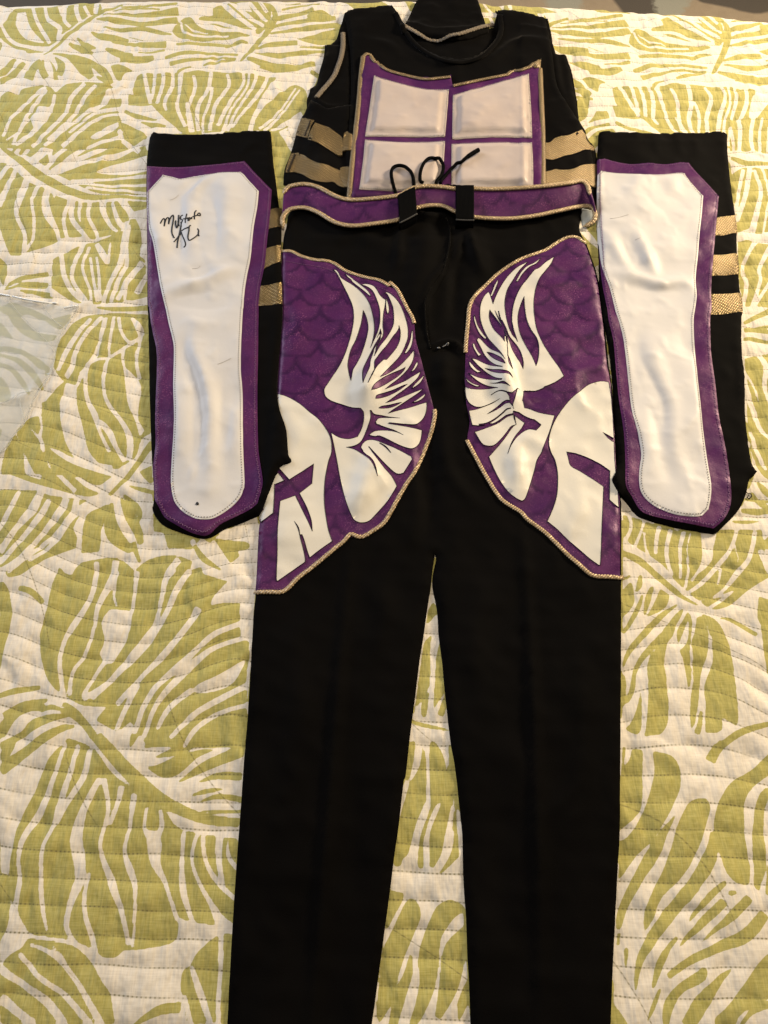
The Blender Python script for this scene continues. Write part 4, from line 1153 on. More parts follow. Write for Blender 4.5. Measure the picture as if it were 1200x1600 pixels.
panels = [[(365,258),(420,275),(500,295),(560,306),(626,305),(620,380),(612,468),(500,469),(400,467),(334,468),(347,380)],
          [(640,325),(720,302),(830,272),(904,250),(911,350),(916,472),(800,470),(637,476)],
          [(334,480),(480,489),(612,485),(607,560),(600,648),(540,652),(440,657),(313,650),(326,560)],
          [(635,494),(780,489),(915,489),(919,560),(920,650),(800,655),(634,655)]]
def pillow(x, y, d):
    d = d + 0.0012 * vnoise(x * 70, y * 70, 2)
    return 0.0058 * sstep(0.0062, 0.0150, d) + 0.0006 * np.exp(-((d - 0.0035) / 0.002) ** 2) + 0.0012 * vnoise(x * 24, y * 24, 9) * sstep(0.012, 0.03, d)
for q in panels:
    oq = outline('A', q, 3, 0.004, 35)
    pn = lay('padded_panel', oq + 0.0004 * np.stack([vnoise(oq[:, 1] * 260, oq[:, 0] * 260, 3), vnoise(oq[:, 0] * 260, oq[:, 1] * 260, 8)], 1), 0.0022, 0.0018, PINK, pl, 0.0035, relief=pillow)
    stitches('panel_stitching', oq, 0.0014, 0.0034, (0.0022, 0.0010, 0.0006), THREADW, pn, 0.5)

# ================================================================== the long trousers
x_, y_, z_ = pw(680, 900)
trou = thing('trousers', 'black long trousers with a purple winged-helmet panel on each thigh', 'trousers', (float(x_), float(y_), 0.0))
tro = [(447,352),(452,330),(475,318),(540,325),(618,318),(640,292),(700,285),(760,286),(850,290),(903,296),(914,320),(906,350),(910,366),(918,380),(931,417),(939,452),(947,515),(952,567),(957,600),(964,677),(966,729),(972,786),(972,907),(972,1000),(971,1160),(970,1298),(967,1353),(963,1435),(959,1518),(956,1600),(952,1720),
       (846,1730),(742,1720),(736,1600),(734,1541),(731,1493),(729,1434),(726,1396),(724,1351),(723,1303),(718,1256),(712,1200),(705,1162),(700,1120),(695,1075),(691,1030),(686,995),(684,960),(681,940),(676,915),(677,895),(682,872),(680,864),(676,890),(673,918),(667,957),(661,1000),(656,1030),(650,1080),(644,1125),(640,1157),(634,1212),(631,1220),(623,1291),(616,1339),(609,1396),(600,1462),(591,1529),(581,1600),(560,1725),
       (455,1730),(346,1725),(354,1600),(360,1485),(367,1373),(375,1264),(381,1180),(387,1105),(395,965),(399,926),(404,828),(412,770),(422,700),(432,620),(437,540),(438,480),(440,400),(443,368)]
tro_w = outline('P1', tro, 3, 0.005, 60)
body = lay('fabric', tro_w, 0.0055, 0.006, BLACK, trou, 0.006, ns=(0.0009, 10), ridges=[
    Ridge('P1', [(548,845),(535,1000),(520,1200),(502,1420),(490,1600),(480,1720)], 0.006, 0.0080), Ridge('P1', [(812,800),(826,1000),(838,1300),(842,1600),(845,1720)], 0.006, 0.0080),
    Ridge('P1', [(590,880),(600,960),(580,1060)], 0.012, 0.004), Ridge('P1', [(450,980),(470,1120),(440,1260)], 0.016, 0.004), Ridge('P1', [(760,900),(740,1010),(760,1130)], 0.014, 0.004), Ridge('P1', [(900,980),(910,1150),(890,1300)], 0.016, 0.004), Ridge('P1', [(560,1180),(550,1330),(570,1450)], 0.014, -0.003), Ridge('P1', [(790,1200),(780,1350),(800,1480)], 0.014, -0.003),
    Ridge('CR', [(420,60),(400,260),(390,460),(330,700),(330,950)], 0.020, 0.011), Ridge('CR', [(800,180),(820,420),(880,640)], 0.014, 0.008), Ridge('CR', [(560,1260),(540,1420),(560,1600)], 0.012, 0.009),
    Ridge('CR', [(190,170),(180,330),(170,480),(140,600)], 0.0066, 0.0072), Ridge('CR', [(330,80),(420,150),(560,110)], 0.0055, 0.0108), Ridge('CR', [(570,110),(605,220),(590,380),(540,560),(440,700),(390,850),(400,1000),(440,1200)], 0.0044, 0.0063),
    Ridge('CR', [(690,200),(660,400),(600,620),(580,900)], 0.0066, 0.0090), Ridge('CR', [(740,160),(780,400),(860,590)], 0.0055, 0.0072), Ridge('CR', [(380,1240),(500,1200),(600,1180),(690,1230),(730,1320)], 0.0055, 0.0090), Ridge('CR', [(640,400),(620,700),(640,1000)], 0.0088, -0.0090),
    Ridge('P1', [(668,640),(665,760),(672,850)], 0.0110, -0.0072), Ridge('P1', [(690,640),(700,740),(760,800)], 0.0099, 0.0054), Ridge('P1', [(640,700),(655,790),(640,860)], 0.0088, 0.0054), Ridge('P1', [(480,380),(560,372),(610,400)], 0.0132, 0.0036)])
link('fly_seam', *tube_mesh(on_bed(ph('CR', [(570,110),(600,200),(604,280),(590,380),(565,480),(540,560),(490,630),(440,700),(405,780),(392,850),(398,950),(410,1080),(440,1200)]), 0.0004), 0.0011, 6), BLACK, trou)
stitches('seam_stitching', pline('CR', [(620,130),(625,260),(610,400),(570,560),(500,690),(430,800),(425,950),(440,1080),(470,1190)], 4, 0.004), 0.0, 0.0028, (0.0016, 0.0006, 0.0004), BLACK, trou, closed=False)
vt, ft = tube_mesh(on_bed(ph('CR', [(498,1196),(512,1192),(520,1198)]), 0.0020, 0.001), 0.0013, 6)
vu, fu = tube_mesh(on_bed(ph('CR', [(540,1185),(560,1176),(575,1165),(588,1152),(590,1162),(580,1176)]), 0.0020, 0.001), 0.0009, 6)
link('tag_fastener', *join([(vt, ft), (vu, fu)]), TAG, trou)

# thigh panels
pan_l = np.vstack([soften(ph('F', [(222,125),(280,125),(340,155),(420,175),(480,180),(540,200),(600,240),(700,275),(800,295),(855,325),(900,345),(930,400),(960,460),(990,510),(1003,545),(1012,640),(1045,760),(1075,880),(1100,970)]), 3)[:-3],
                   soften(ph('G', [(1115,130),(1122,190),(1100,280),(1060,390),(1010,500),(950,590),(900,680),(830,800),(760,855),(690,890),(630,876),(590,915),(540,955),(480,1005),(400,1070),(320,1130),(240,1205),(160,1212),(72,1212)]), 3)[:-3],
                   np.array([(399,922),(404,828),(412,770),(422,700),(432,620),(437,540),(438,480),(440,400)])])
x, y, z = pw(pan_l[:, 0], pan_l[:, 1], 0.002)
pan_l = np.stack([x, y], 1)
pan_r = np.vstack([np.array(ph('H', [(905,75),(870,50),(840,42),(800,45),(740,75),(670,120),(600,145),(520,175),(450,215),(380,265),(300,340),(240,400),(210,460),(200,560),(190,660),(185,740),(180,900)])),
                   np.array(ph('I', [(185,20),(190,120),(210,220),(195,345),(240,430),(300,540),(360,640),(410,702),(470,742),(520,772),(560,817),(650,882),(720,947),(800,1027),(870,1087),(950,1150),(1050,1160),(1120,1165)])),
                   np.array([(969,786),(963,729),(960.5,677),(954.5,600),(948.5,567),(943.5,515),(935.5,452),(927.5,417)])])
pan_r = soften(pan_r, 3, 60)
x, y, z = pw(pan_r[:, 0], pan_r[:, 1], 0.002)
pan_r = np.stack([x, y], 1)
SC = {'scale': fish_scales}
THL = lay('thigh_panel', pan_l, 0.0014, 0.0015, PURPLE, trou, 0.004, ns=(0.0010, 26), attrs=SC, ridges=[
    Ridge('G', [(700,420),(760,500),(850,620)], 0.005, 0.0030), Ridge('X1', [(360,330),(270,560),(215,740),(205,960),(190,1100)], 0.017, 0.014), Ridge('G', [(230,120),(300,260),(420,330)], 0.012, 0.003), Ridge('G', [(745,430),(725,560),(695,680),(660,790)], 0.015, 0.0105), Ridge('F', [(250,300),(330,560),(260,800)], 0.012, 0.003), Ridge('F', [(700,330),(800,560),(760,800)], 0.012, 0.003)])
THL['label'] = 'thigh panel lying at the left, its helmet half under the boot cover'
THR = lay('thigh_panel', pan_r, 0.0014, 0.0015, PURPLE, trou, 0.004, ns=(0.0010, 26), attrs=SC, ridges=[
    Ridge('X2', [(560,120),(640,560),(665,800),(720,980),(775,1180),(740,1371)], 0.013, 0.0125), Ridge('X2', [(930,1100),(1040,1060),(1150,1040)], 0.004, 0.0025), Ridge('X2', [(940,1010),(1040,1090),(1190,1150)], 0.004, -0.002), Ridge('I', [(480,380),(560,340),(650,400)], 0.008, 0.003), Ridge('I', [(470,360),(495,560),(505,690)], 0.012, 0.009), Ridge('H', [(640,270),(720,330),(900,300)], 0.010, 0.003), Ridge('H', [(860,260),(960,310),(990,330)], 0.005, 0.0025), Ridge('H', [(700,560),(900,640),(1040,600)], 0.010, 0.0028), Ridge('H', [(760,960),(900,850),(1050,830)], 0.009, 0.003), Ridge('I', [(850,600),(870,760),(820,900)], 0.010, 0.003), Ridge('I', [(860,120),(940,160)], 0.004, 0.0018)])
THR['label'] = 'thigh panel lying at the right, with the helmet facing right'

def layers(items):
    out = []
    for val, crop, kind, pts in items:
        q = stroke_poly(ph(crop, pts)) if kind == 's' else soften(ph(crop, pts), 3, 42)
        x, y, z = pw(q[:, 0], q[:, 1], 0.0006, False)
        out.append((val, np.stack([x, y], 1)))
    return out

wing_l = layers([
 (1,'F','p',[(475,945),(478,925),(490,905),(520,860),(560,800),(590,740),(612,680),(635,600),(648,520),(643,450),(620,390),(590,330),(565,280),(548,250),(530,230),(545,232),(560,250),(572,275),(600,295),(650,325),(700,370),(735,420),(755,480),(768,560),(762,630),(735,722),(700,800),(705,890),(760,940),(790,1000),(760,1055),(700,1050),(690,1040),(640,1038),(580,1020),(520,1000),(485,975)]),
 (0,'F','p',[(703,468),(695,520),(685,565),(660,640),(630,700),(615,760),(613,800),(622,850),(632,880),(640,845),(665,790),(695,720),(718,650),(733,580),(728,530),(715,490)]),
 (1,'F','p',[(598,253),(625,270),(650,290),(680,312),(715,340),(735,360),(748,384),(738,380),(715,360),(690,340),(660,318),(640,300),(632,288),(612,272)]),
 (1,'X3','p',[(50,345),(110,335),(180,345),(240,370),(290,430),(330,500),(380,555),(425,585),(420,640),(405,720),(390,800),(382,900),(380,1000),(390,1090),(380,1150),(350,1200),(310,1270),(270,1370),(240,1480),(215,1500),(260,1380),(330,1230),(365,1170),(360,1100),(345,1040),(330,1090),(280,1200),(220,1320),(160,1425),(170,1380),(220,1270),(270,1160),(310,1060),(335,950),(340,850),(335,740),(310,640),(280,560),(245,480),(200,420),(130,375)]),
 (1,'X3','p',[(415,480),(440,462),(500,490),(570,550),(640,640),(690,740),(730,850),(760,960),(775,1060),(770,1180),(740,1270),(700,1350),(640,1450),(610,1500),(270,1500),(290,1390),(350,1290),(430,1190),(500,1080),(545,980),(555,900),(555,830),(545,720),(520,640),(490,570),(460,510),(440,485)]),
 (1,'X1','p',[(0,560),(60,420),(130,290),(218,275),(300,130),(360,20),(400,20),(400,60),(360,130),(325,190),(300,310),(340,240),(430,120),(520,20),(650,20),(745,20),(735,90),(700,200),(640,310),(560,400),(480,480),(380,585),(450,560),(560,500),(650,430),(740,340),(800,270),(828,235),(830,300),(810,380),(760,470),(690,550),(600,630),(520,690),(440,755),(560,710),(700,650),(800,590),(918,520),(880,600),(800,680),(700,760),(600,830),(520,890),(450,938),(560,910),(700,850),(850,790),(950,750),(880,810),(760,890),(640,970),(560,1020),(485,1078),(620,1040),(780,1000),(900,960),(998,932),(1000,1000),(985,1080),(950,1150),(900,1200),(850,1225),(760,1225),(640,1215),(510,1203),(480,1215),(400,1235),(330,1220),(318,1190),(345,1150),(400,1137),(500,1138),(640,1141),(500,1126),(400,1105),(300,1088),(260,1040),(230,1000),(160,1062),(120,1010),(0,995)]),
 (0,'X3','p',[(635,985),(625,1040),(580,1110),(500,1220),(420,1320),(350,1400),(300,1470),(290,1520),(440,1520),(520,1430),(590,1340),(640,1240),(658,1140),(655,1060)]),
 (0,'X1','p',[(630,0),(645,60),(620,150),(560,230),(480,310),(400,380),(340,440),(300,500),(298,430),(305,370),(340,320),(400,250),(470,160),(540,60),(580,10)]),
 (0,'X1','p',[(385,20),(360,70),(310,150),(250,270),(190,390),(150,480),(140,540),(142,620),(150,668),(165,620),(200,540),(238,460),(245,400),(255,350),(285,270),(300,210),(340,150),(380,80)]),
 (0,'X1','s',[(300,495,10),(250,590,8),(215,665,3)]),
 (0,'X1','p',[(715,460),(660,490),(560,530),(450,580),(340,650),(290,700),(268,740),(262,762),(330,745),(430,700),(530,640),(620,580),(690,510)]),
 (0,'X1','p',[(742,688),(680,705),(560,760),(440,800),(340,830),(318,860),(320,880),(380,875),(470,850),(560,810),(660,750)]),
 (0,'X1','p',[(665,930),(600,940),(500,965),(400,980),(358,1005),(400,1012),(500,1005),(580,980)]),
 (1,'X1','p',[(875,385),(880,420),(860,460),(830,500),(790,522),(820,480),(850,420)]),
 (1,'X1','p',[(968,565),(950,610),(910,670),(860,710),(803,745),(840,690),(890,640)]),
 (1,'X1','p',[(985,815),(970,850),(930,890),(870,920),(808,932),(850,910),(920,860)]),
 (1,'X3','p',[(850,1050),(830,1100),(815,1200),(780,1300),(730,1400),(725,1415),(745,1420),(790,1370),(830,1290),(848,1200),(852,1100)]),
 (1,'X3','p',[(435,560),(450,600),(470,660),(478,740),(470,790),(455,798),(440,750),(430,660)]),
 (1,'G','p',[(515,285),(560,312),(620,322),(670,308),(695,260),(708,200),(705,155),(740,140),(747,190),(728,255),(695,330),(655,360),(605,370),(650,382),(690,405),(740,440),(768,485),(787,537),(772,470),(748,432),(718,410),(700,392),(735,368),(780,430),(830,495),(870,540),(900,597),(850,680),(780,760),(740,800),(700,812),(665,805),(640,780),(600,680),(570,560),(550,450),(530,350)]),
 (1,'G','p',[(690,372),(700,350),(725,330),(770,328),(830,350),(900,380),(985,425),(990,440),(940,520),(910,527),(880,512),(830,465),(780,412),(737,366),(722,382),(715,408)]),
 (0,'G','s',[(800,345,3),(835,368,7),(865,402,2)]),
 (1,'G','p',[(778,222),(800,206),(840,228),(900,240),(960,250),(1047,270),(1043,310),(1030,350),(1000,375),(965,375),(910,355),(850,325),(800,303),(770,306),(738,298),(775,275),(845,272),(900,282),(938,298),(890,272),(850,258),(800,240)]),
])
helm_l = layers([
 (1,'G','p',[(150,60),(200,58),(260,75),(330,115),(390,165),(440,205),(490,270),(515,330),(517,400),(500,450),(485,520),(475,600),(475,700),(485,780),(500,860),(522,920),(450,970),(390,1017),(375,975),(358,915),(345,882),(332,882),(325,840),(300,805),(322,850),(335,905),(350,960),(362,1020),(362,1042),(205,1152),(195,1140),(200,1000),(202,850),(217,685),(305,653),(340,725),(375,795),(405,862),(400,800),(378,735),(362,700),(330,640),(403,583),(413,468),(270,560),(215,497),(200,470),(170,300)]),
 (1,'G','p',[(205,520),(240,565),(183,588),(180,680),(175,755),(105,808),(93,795),(100,740),(150,620),(185,545)]),
])
wing_r = layers([
 (1,'X2','p',[(600,300),(700,150),(850,150),(1160,250),(1200,500),(1200,905),(1080,950),(950,940),(925,960),(845,912),(770,972),(690,930),(590,905),(640,780),(640,625),(690,530),(690,420)]),
 (1,'H','p',[(718,160),(700,200),(665,245),(630,290),(605,360),(595,440),(600,520),(615,600),(650,680),(700,760),(750,830),(778,880),(730,915),(660,945),(600,965),(545,970),(500,950),(470,900),(450,840),(440,780),(500,670),(480,620),(465,550),(470,470),(490,400),(520,340),(560,290),(600,240),(630,225),(670,190)]),
 (0,'H','p',[(600,440),(600,520),(615,600),(650,680),(700,760),(750,830),(778,880),(860,800),(760,560),(640,430)]),
 (0,'H','p',[(538,400),(520,440),(502,500),(500,560),(515,630),(550,700),(590,770),(610,820),(625,770),(628,700),(615,650),(580,600),(555,540),(543,470)]),
 (1,'H','p',[(640,165),(600,195),(550,220),(515,260),(490,308),(500,305),(530,260),(570,220),(610,200)]),
 (0,'H','p',[(430,560),(440,570),(465,630),(497,672),(480,620),(465,550),(445,540)]),
 (1,'H','p',[(560,190),(500,220),(450,265),(415,310),(380,370),(355,430),(350,460),(380,520),(400,570),(430,640),(450,720),(500,760),(497,670),(465,630),(440,570),(425,500),(420,430),(435,360),(470,300),(510,240)]),
 (1,'H','p',[(320,372),(295,400),(275,450),(272,520),(290,590),(320,650),(355,690),(400,740),(430,790),(445,840),(470,830),(440,700),(420,620),(400,570),(370,510),(345,430),(330,385)]),
 (0,'X2','p',[(590,300),(620,400),(690,500),(700,420),(640,340),(560,260),(500,200),(440,220),(540,330)]),
 (1,'H','p',[(272,520),(290,590),(320,650),(355,690),(400,740),(430,790),(445,830),(450,760),(420,690),(370,640),(335,590),(320,500),(290,480)]),
 (0,'H','p',[(330,480),(360,520),(390,560),(415,610),(420,672),(400,645),(360,605),(337,565),(325,520)]),
 (0,'H','s',[(383,488,3),(392,530,8),(408,580,12),(425,640,10)]),
 (0,'X2','p',[(600,0),(640,0),(690,100),(740,220),(830,330),(890,430),(925,560),(920,655),(880,570),(820,480),(770,390),(740,300),(700,200),(660,100)]),
 (0,'X2','p',[(705,-30),(765,-30),(775,40),(795,130),(850,290),(800,210),(740,100)]),
 (0,'X2','p',[(690,200),(708,240),(716,320),(690,260)]),
 (0,'X2','s',[(705,320,3),(712,400,5),(715,480,6)]),
 (0,'X2','p',[(715,470),(740,520),(765,600),(785,660),(750,610),(725,560)]),
 (1,'H','p',[(378,298),(360,330),(345,370),(333,398),(345,395),(365,350),(378,315)]),
 (1,'H','p',[(237,510),(255,570),(285,620),(312,652),(300,655),(270,625),(248,580),(235,535)]),
 (1,'X2','p',[(300,265),(325,240),(360,265),(420,330),(490,390),(560,418),(620,450),(680,520),(720,580),(780,650),(820,720),(720,650),(640,618),(560,600),(490,560),(430,500),(390,440),(345,350)]),
 (0,'X2','p',[(435,428),(500,440),(580,475),(640,510),(675,560),(678,580),(620,555),(540,520),(480,480)]),
 (1,'X2','p',[(235,515),(300,530),(400,580),(500,610),(640,625),(720,640),(800,720),(850,800),(780,790),(720,770),(640,780),(560,772),(470,730),(390,670),(310,600)]),
 (0,'X2','p',[(410,645),(500,660),(600,660),(700,675),(750,710),(780,770),(720,715),(620,710),(520,695),(450,670)]),
 (1,'X2','p',[(190,710),(260,745),(340,775),(450,795),(560,800),(640,795),(720,770),(850,800),(830,930),(760,960),(660,930),(580,905),(480,890),(390,860),(290,800)]),
 (0,'X2','p',[(480,845),(560,840),(640,815),(690,830),(745,880),(680,850),(620,842),(550,850)]),
 (1,'X2','p',[(245,320),(265,312),(290,380),(330,440),(358,460),(325,482),(290,430),(258,370)]),
 (1,'X2','p',[(195,555),(215,570),(260,620),(310,670),(360,690),(310,702),(250,660),(210,610)]),
 (1,'X2','p',[(148,770),(190,810),(250,850),(340,880),(300,890),(230,860),(175,820)]),
 (1,'X2','p',[(148,895),(220,920),(340,930),(470,922),(590,905),(690,925),(760,960),(725,1000),(748,1085),(770,1120),(785,1200),(790,1268),(800,1330),(700,1380),(235,1390),(195,1215),(150,980)]),
 (1,'I','p',[(204,162),(225,248),(290,250),(350,225),(410,190),(440,165),(470,165),(475,150),(450,60),(300,100)]),
 (1,'I','p',[(240,290),(300,270),(360,245),(400,225),(440,195),(470,190),(490,245),(460,255),(440,280),(400,330),(355,370),(310,372),(280,355)]),
 (0,'X2','s',[(490,1005,3),(560,960,7),(630,942,10),(700,958,12)]),
 (0,'X2','p',[(610,1052),(520,1100),(420,1145),(340,1165),(270,1155),(200,1110),(165,1050),(140,1060),(140,1215),(195,1215),(300,1195),(400,1160),(500,1120)]),
 (0,'X2','p',[(745,1075),(700,1070),(650,1095),(600,1140),(530,1195),(440,1258),(540,1215),(620,1165),(680,1120),(740,1105),(780,1150)]),
 (0,'X2','s',[(755,1180,10),(700,1195,14),(640,1250,14),(560,1315,16),(470,1371,22),(400,1395,22),(330,1400,16)]),
 (0,'I','s',[(225,258,14),(300,258,14),(370,236,12),(430,195,12),(470,182,8)]),
 (1,'I','p',[(325,440),(370,390),(420,330),(465,265),(490,245),(480,190),(540,235),(520,270),(480,320),(455,370),(440,420),(460,370),(500,315),(560,275),(610,280),(635,255),(640,245),(600,215),(540,182),(475,162),(475,110),(530,100),(540,145),(600,165),(660,180),(722,190),(690,290),(650,390),(645,410),(615,460),(600,520),(570,620),(545,690),(525,707),(490,690),(440,650),(390,580),(350,500)]),
 (0,'X2','p',[(845,912),(800,950),(770,972),(690,955),(730,1010),(748,1085),(785,1150),(805,1050)]),
 (1,'X2','p',[(845,915),(920,950),(925,980),(910,1080),(890,1130),(920,1170),(1000,1190),(1100,1230),(1200,1260),(1200,1330),(1060,1330),(950,1290),(850,1225),(795,1190),(785,1130),(810,1050),(825,990)]),
])
helm_r = layers([
 (1,'I','p',[(1050,-11),(1000,-17),(930,3),(880,40),(820,90),(770,150),(730,210),(700,280),(687,350),(700,410),(725,460),(740,530),(742,600),(735,680),(710,760),(678,830),(740,880),(800,940),(870,1000),(940,1060),(990,1095),(1000,1070),(1008,850),(1018,620),(960,580),(880,530),(820,495),(805,450),(795,410),(850,420),(920,445),(1000,485),(1057,525),(1055,700),(1085,727),(1110,746),(1103,640),(1094,560),(1086,470),(1082,380),(1079,300),(1066,100)]),
 (0,'I','p',[(1015,292),(1055,314),(1100,340),(1100,368),(1050,330)]),
])
def outline_ribbon(name, lay_, parent):
    """thin dark rim of the transfer print, one flat bead following every printed edge"""
    o, P, T = lay_
    cnt = {}
    for f in T:
        for i in range(3):
            e = (int(f[i]), int(f[(i + 1) % 3]))
            cnt[tuple(sorted(e))] = cnt.get(tuple(sorted(e)), 0) + 1
    V, F = [], []
    for (a, b), k in cnt.items():
        if k != 1:
            continue
        p, q = P[a], P[b]
        d = (q - p) / (np.linalg.norm(q - p) + 1e-9)
        w = np.array([-d[1], d[0]]) * 0.00062
        p2, q2 = p - d * 0.0003, q + d * 0.0003
        za, zb = float(HG.sample(p[0], p[1])), float(HG.sample(q[0], q[1]))
        m = len(V)
        V += [(p2[0] + w[0], p2[1] + w[1], za + 0.0003), (p2[0], p2[1], za + 0.0011), (p2[0] - w[0], p2[1] - w[1], za + 0.0003),
              (q2[0] + w[0], q2[1] + w[1], zb + 0.0003), (q2[0], q2[1], zb + 0.0011), (q2[0] - w[0], q2[1] - w[1], zb + 0.0003)]
        F += [(m, m + 1, m + 4, m + 3), (m + 1, m + 2, m + 5, m + 4)]
    r = link(name, V, F, OUTL, parent, False)
    r['kind'] = 'stuff'
for nm, ly, par in (('wing_print', wing_l, THL), ('helmet_print', helm_l, THL), ('wing_print', wing_r, THR), ('helmet_print', helm_r, THR)):
    res = print_sheet(nm, ly, PRINT, par)
    outline_ribbon(nm.replace('print', 'print_edge'), res, par)
braid('gold_piping', 'F', [(222,120),(280,122),(340,150),(420,172),(480,176),(540,196),(600,236),(700,270),(800,292),(856,326)], 0.0027, PIPE, THL, flat=0.42, twist=0.11)
braid('gold_piping', 'F', [(858,302),(900,342),(932,398),(962,458),(990,506),(1003,545)], 0.0026, PIPE, THL, flat=0.42, twist=0.11)
braid('gold_piping', 'G', [(1122,150),(1122,190),(1102,280),(1062,390),(1012,500),(952,592),(902,680),(832,802),(762,858),(690,896),(630,880),(590,920),(540,960),(480,1010),(400,1076),(320,1136),(240,1212),(160,1218),(68,1218)], 0.0026, PIPE, THL, flat=0.42, twist=0.11)
braid('gold_piping', 'H', [(912,78),(870,48),(840,38),(800,42),(740,72),(670,117),(600,142),(520,172),(450,212),(380,262),(300,336),(240,396),(208,460),(198,560),(188,660),(183,740)], 0.0027, PIPE, THR, flat=0.42, twist=0.11)
braid('gold_piping', 'I', [(192,340),(240,432),(300,542),(360,642),(410,705),(470,745),(520,775),(560,820),(650,885),(720,950),(800,1030),(870,1090),(950,1156),(1050,1166),(1134,1170)], 0.0026, PIPE, THR, flat=0.42, twist=0.11)
stitches('panel_stitching', pline('F', [(240,160),(340,180),(480,205),(600,262),(700,298),(800,318),(890,370),(950,480),(985,540)], 4, 0.006), 0.0, 0.003, (0.002, 0.0007, 0.0004), THREADP, THL, closed=False)
stitches('panel_stitching', pline('I', [(215,350),(320,535),(425,690),(540,765),(660,870),(810,1010),(960,1135),(1120,1148)], 4, 0.006), 0.0, 0.003, (0.002, 0.0007, 0.0004), THREADP, THR, closed=False)
stitches('panel_stitching', pline('G', [(85,1190),(230,1185),(310,1112),(470,988),(590,895),(690,872),(820,785),(940,590)], 4, 0.006), 0.0, 0.003, (0.002, 0.0007, 0.0004), THREADP, THL, closed=False)

# ================================================================== the belt, threaded through two loops of the trousers
x_, y_, z_ = pw(690, 320)
belt = thing('belt', 'purple belt edged with gold braid, threaded through the trouser waist', 'belt', (float(x_), float(y_), float(z_)))
ub = [(30,80),(40,62),(60,50),(110,44),(160,56),(220,87),(270,101),(340,99),(450,86),(485,68),(515,56),(560,51),(620,55),(665,61),(730,60),(800,62),(900,58),(1000,50),(1080,40),(1125,32),(1145,46),(1153,66),(1156,84)]
lb = [(27,170),(38,150),(60,135),(110,131),(160,149),(220,184),(280,197),(350,191),(455,174),(490,145),(520,131),(570,122),(620,125),(665,146),(730,165),(850,171),(950,161),(1050,140),(1110,127),(1150,124),(1166,132),(1174,146),(1176,158)]
NB = 150
def belt_edge(pts, off):
    c = resample(catmull(ph('J', pts), 8), 1.0)
    c = c[np.linspace(0, len(c) - 1, NB).round().astype(int)]
    z = np.full(NB, 0.03)
    for _ in range(5):
        x, y = unproj(c[:, 0], c[:, 1], z)
        z = HG.sample(x, y, HG.smooth)
        z = np.convolve(np.pad(z, 12, mode='edge'), np.ones(25) / 25, 'valid')
        z = np.maximum(z, HG.sample(x, y) - off + 0.003) + off
    x, y = unproj(c[:, 0], c[:, 1], z)
    return np.stack([x, y, z], 1)
U3, L3 = belt_edge(ub, 0.013), belt_edge(lb, 0.007)
strip('strap', U3, L3, PURPLE, belt, 9, 0.0025, 0.002, SC)
def belt_braid(P):
    P = resample(P, 0.0011)
    P = P + np.array([0, 0, 0.0012])
    k = np.minimum(np.arange(len(P)), np.arange(len(P))[::-1])
    return tube_mesh(P, 0.0036 * np.clip(k / 6.0, 0.12, 1) ** 0.5, 10, 0.12, 0.0044, 0.6)
link('gold_braid', *belt_braid(U3), PIPE, belt)
# the lower braid runs on round both folded ends
endl = np.array(ph('J', [(27,172),(28,190),(31,204)]))
endr = np.array(ph('J', [(1176,158),(1172,176),(1156,190),(1132,200)]))
def ends(c, z0, z1):
    z = np.linspace(z0, z1, len(c))
    x, y = unproj(c[:, 0], c[:, 1], z)
    return np.stack([x, y, z], 1)
el = ends(catmull(endl, 5), L3[0, 2], L3[0, 2] - 0.004)
er = ends(catmull(endr, 5), L3[-1, 2], L3[-1, 2] - 0.006)
link('gold_braid', *belt_braid(np.vstack([el[::-1][:-1], L3, er[1:]])), PIPE, belt)
# folded right end: the pale lining shows inside the turn
cu = np.array(ph('J', [(1113,127),(1122,150),(1128,186)]))
cl = np.array(ph('J', [(1172,140),(1168,170),(1130,196)]))
cu, cl = ends(catmull(cu, 5), L3[-1, 2] - 0.004, L3[-1, 2] - 0.008), ends(catmull(cl, 5), L3[-1, 2] - 0.003, L3[-1, 2] - 0.007)
strip('lining', cu, cl, LINING, belt, 5, 0.0012)
# belt loops, over the belt
def loop(top, bot, name='belt_loop'):
    up = catmull(ph('J', top), 6); lo = catmull(ph('J', bot), 6)
    def lift(c, off):
        z = np.full(len(c), 0.04)
        for _ in range(4):
            x, y = unproj(c[:, 0], c[:, 1], z)
            z = np.full(len(c), float(HG.sample(x, y, HG.smooth).mean())) + off
        return np.stack([x, y, z], 1)
    a, b = lift(up, 0.0190), lift(lo, 0.0140)
    rows = [a + np.array([0, 0.0045, -0.012]), a + np.array([0, 0.0035, -0.0045]), a + np.array([0, 0.0012, -0.0008])]
    for f in (0.15, 0.35, 0.55, 0.75, 0.9):
        rows.append(a * (1 - f) + b * f + np.array([0, 0, 0.0012 * math.sin(math.pi * f)]))
    rows += [b, b + np.array([0, -0.0022, -0.0025]), b + np.array([0, -0.0034, -0.008]), b + np.array([0, -0.003, -0.014])]
    m = len(a)
    K = len(rows)
    verts = np.vstack(rows)
    F = []
    for k in range(K - 1):
        for i in range(m - 1):
            F.append((k * m + i, (k + 1) * m + i, (k + 1) * m + i + 1, k * m + i + 1))
    n = len(verts)
    verts = np.vstack([verts, verts + np.array([0, -0.0006, -0.0018])])
    F2 = [tuple(n + q for q in f[::-1]) for f in F]
    rim = []
    for k in range(K - 1):
        rim += [(k * m, n + k * m, n + (k + 1) * m, (k + 1) * m), (k * m + m - 1, (k + 1) * m + m - 1, n + (k + 1) * m + m - 1, n + k * m + m - 1)]
    o = link(name, verts, F + F2 + rim, CORD, trou, True)
    return o, b
lp1, b1 = loop([(450,83),(480,66),(514,51)], [(458,182),(490,166),(522,148)])
lp2, b2 = loop([(664,49),(697,46),(731,46)], [(664,170),(697,172),(731,172)])
